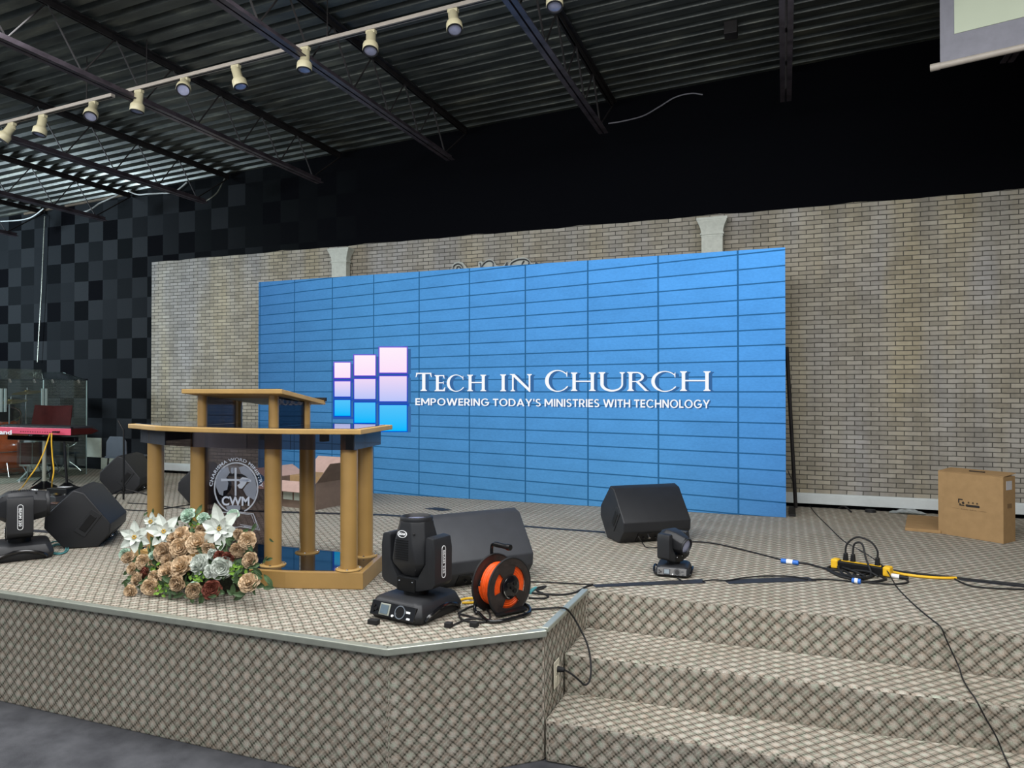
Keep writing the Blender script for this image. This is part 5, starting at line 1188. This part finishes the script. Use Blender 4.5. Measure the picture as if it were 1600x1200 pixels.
# ================================================================== FLOWERS
fa = thing('flower_arrangement', 'large silk flower arrangement of white poinsettias and tan roses on the stage before the lectern', 'flowers', G(300, 915)); XF = Matrix.Translation(-Vector(fa.location))
rf = random.Random(11)
def fpos(x, y): return W(x, y, 2.70 + max(0, (935 - y)) / 140 * 0.30)
view = -(_fw)
def basis(n):
    n = n.normalized(); u = n.cross(Vector((0, 0, 1))).normalized(); v = u.cross(n).normalized(); return n, u, v
def petal(b, o, n, d, L, wd, cup, point=False, ns=5, fold=0.0, ruffle=0.0):
    """petal from o leaning along d, rising along n"""
    s = n.cross(d).normalized(); vs = []; fs = []
    for i in range(ns + 1):
        u = i / ns
        if point: ww = wd * (math.sin(PI * min(1, u * 0.93 + 0.07)) ** 0.75) * (1 - 0.25 * u)
        else: ww = wd * (0.25 + 0.75 * math.sin(PI * (0.12 + 0.62 * u)))
        rise = cup * u * u
        for j, t_ in enumerate((-1, -0.5, 0, 0.5, 1)):
            e = 1 - 0.15 * abs(t_) ** 2 if not point else 1
            p = o + d * (L * u * e) + s * (ww * t_ * 0.5) + n * (rise + abs(t_) * (fold + 0.25 * wd * (0 if point else 1) * u * 0.6) + ruffle * math.sin(7 * t_ + 9 * u) * u)
            vs.append(p)
    for i in range(ns):
        for j in range(4): a = i * 5 + j; fs.append((a, a + 1, a + 6, a + 5))
    b._add(vs, fs)
def rose(x, y, r, m, name='rose', lean=None):
    c = fpos(x, y); n = (view + Vector((rf.uniform(-.5, .5), 0, rf.uniform(-.1, .9)))).normalized(); n, u, v = basis(n)
    R_ = r / 303.0 * 1.10; b = MB(XF)
    for lay, (cnt, rr, cup, off) in enumerate(((6, 1.0, 0.10, 0.0), (6, 0.84, 0.30, 0.12), (5, 0.64, 0.46, 0.2), (5, 0.44, 0.52, 0.28), (3, 0.24, 0.50, 0.34))):
        for k in range(cnt):
            a = 2 * PI * (k + 0.5 * (lay % 2) + rf.uniform(-.12, .12)) / cnt; d = u * math.cos(a) + v * math.sin(a)
            petal(b, c + n * (off * R_ * 0.8) , n, d, R_ * rr * rf.uniform(.9, 1.08), R_ * (1.05 - 0.12 * lay), R_ * cup, False, 5, 0, R_ * 0.10)
    b.ball(c + n * R_ * 0.45, R_ * 0.14, n=6)
    for vv in b.b.verts: vv.co.z = max(vv.co.z, 0.004)
    return b.build(name, m, fa, smooth=False)
def poinsettia(x, y, r, m='petal_white', big=6, rot=0.0):
    c = fpos(x, y) - _fw * 0.02; n = (view + Vector((rf.uniform(-.2, .2), 0, 0.25))).normalized(); n, u, v = basis(n); R_ = r / 303.0 * 1.15; b = MB(XF)
    for k in range(big):
        a = 2 * PI * (k + rot) / big; d = u * math.cos(a) + v * math.sin(a); petal(b, c - n * 0.004, n, d, R_ * rf.uniform(.88, 1.1), R_ * 0.62, R_ * rf.uniform(-.15, .2), True, 7, R_ * 0.07)
    for k in range(5):
        a = 2 * PI * (k + rot + 0.5) / 5; d = u * math.cos(a) + v * math.sin(a); petal(b, c + n * 0.006, n, d, R_ * 0.55, R_ * 0.36, R_ * 0.2, True, 5, R_ * 0.05)
    o = b.build('poinsettia', m, fa)
    for k in range(6):
        a = 2 * PI * k / 6; MB(XF).ball(c + n * 0.012 + (u * math.cos(a) + v * math.sin(a)) * 0.008, 0.005, n=6).build('stamen', 'stamen', o, smooth=True)
    return o
# leaves: a filled mound, then bright sprays
def leaves(name, pts, m, L=(0.03, 0.06), wd=0.5):
    b = MB(XF)
    for x, y, k, sp in pts:
        for i in range(k):
            c = fpos(x + rf.gauss(0, sp), min(931, y + rf.gauss(0, sp * 0.7))) + Vector((0, rf.uniform(0, 0.05), 0)); c.z = max(c.z, ST + 0.02)
            d = Vector((rf.uniform(-1, 1), rf.uniform(-1, 0.2), rf.uniform(-0.6, 1))).normalized(); n = (view + Vector((rf.uniform(-.8, .8), 0, rf.uniform(-.2, .8)))).normalized()
            d = (d - n * d.dot(n)).normalized(); l = rf.uniform(*L); petal(b, c, n, d, l, l * wd, l * rf.uniform(-.3, .2), True, 4, l * 0.08)
    for v in b.b.verts:
        wz = v.co.z + fa.location.z
        if wz < ST + 0.004: v.co.z = ST + 0.004 - fa.location.z
    o = b.build(name, m, fa); o['kind'] = 'stuff'; return o
leaves('foliage', [(300, 870, 90, 38), (235, 885, 50, 22), (370, 880, 40, 22), (300, 912, 60, 40), (250, 850, 26, 18), (345, 850, 26, 20), (305, 825, 24, 14), (215, 905, 22, 12), (385, 915, 16, 14)], 'leaf')
leaves('bright_foliage', [(306, 903, 46, 8), (250, 920, 40, 8), (371, 892, 36, 9), (303, 815, 18, 8), (265, 880, 16, 12), (232, 880, 12, 8)], 'leaf_bright', (0.014, 0.030), 0.7)
b = MB(XF); c = fpos(300, 893) + Vector((0, 0.14, 0)); b.ball((c.x, c.y, ST + 0.085), 0.085, (2.9, 1.0, 1.0), 20); b.build('filler_bulk', mat('dark_filler', (44, 48, 36), 0.95, var=0.4, nscale=60, bump=1.0, bscale=80), fa, smooth=True)  # added filler, darkened like the bouquet's inside to stop see-through
for x, y, r in ((310.6, 849, 17), (281.7, 857, 16), (257, 863, 15), (286, 886, 17), (264, 894, 15), (224.7, 878, 12), (201, 872, 10), (208, 889, 9), (387, 845, 13), (371, 859, 11), (392, 876, 12), (390, 911, 14), (284, 835, 12), (272, 842, 10), (206, 924, 11), (236, 917, 13), (314, 827, 8), (374, 835, 9), (243, 901, 10), (328, 858, 11), (296, 842, 10)):
    rose(x, y, r, 'petal_tan' if rf.random() < 0.7 else 'petal_tan_dark')
for x, y, r in ((279, 911, 13), (216, 905, 10), (262, 875, 10), (303, 922, 12)): rose(x, y, r, 'petal_tan_dark')
for x, y, r in ((331, 921, 13), (229, 894, 9), (357, 873, 10), (344, 870, 9)): rose(x, y, r, 'petal_rust')
for x, y, r in ((295, 806.5, 12), (318, 810, 9), (364, 806, 10), (197, 866, 10), (293, 845, 7), (240, 868, 7), (304, 918, 9)): rose(x, y, r, 'petal_mint', 'white_rosebud')
for x, y, r in ((315, 882, 16), (347, 887, 16), (334, 866, 9), (330, 893, 10)): rose(x, y, r, 'petal_white', 'white_rose')
poinsettia(346.5, 825, 32, rot=0.25); poinsettia(260, 829, 25, rot=0.1); poinsettia(214, 838, 23, rot=0.4, big=6); poinsettia(240, 814, 15, rot=0.2, big=5)
for k in range(4): MB(XF).tube([G(352 + 3 * k, 913, ST + 0.03), G(362 + 4 * k, 905 + 3 * k, ST + 0.05), G(372 + 3 * k, 915 + 2 * k, ST + 0.02), G(345 + 5 * k, 925, ST + 0.008)], 0.003, 6).build('twig', 'twig', fa, smooth=True)
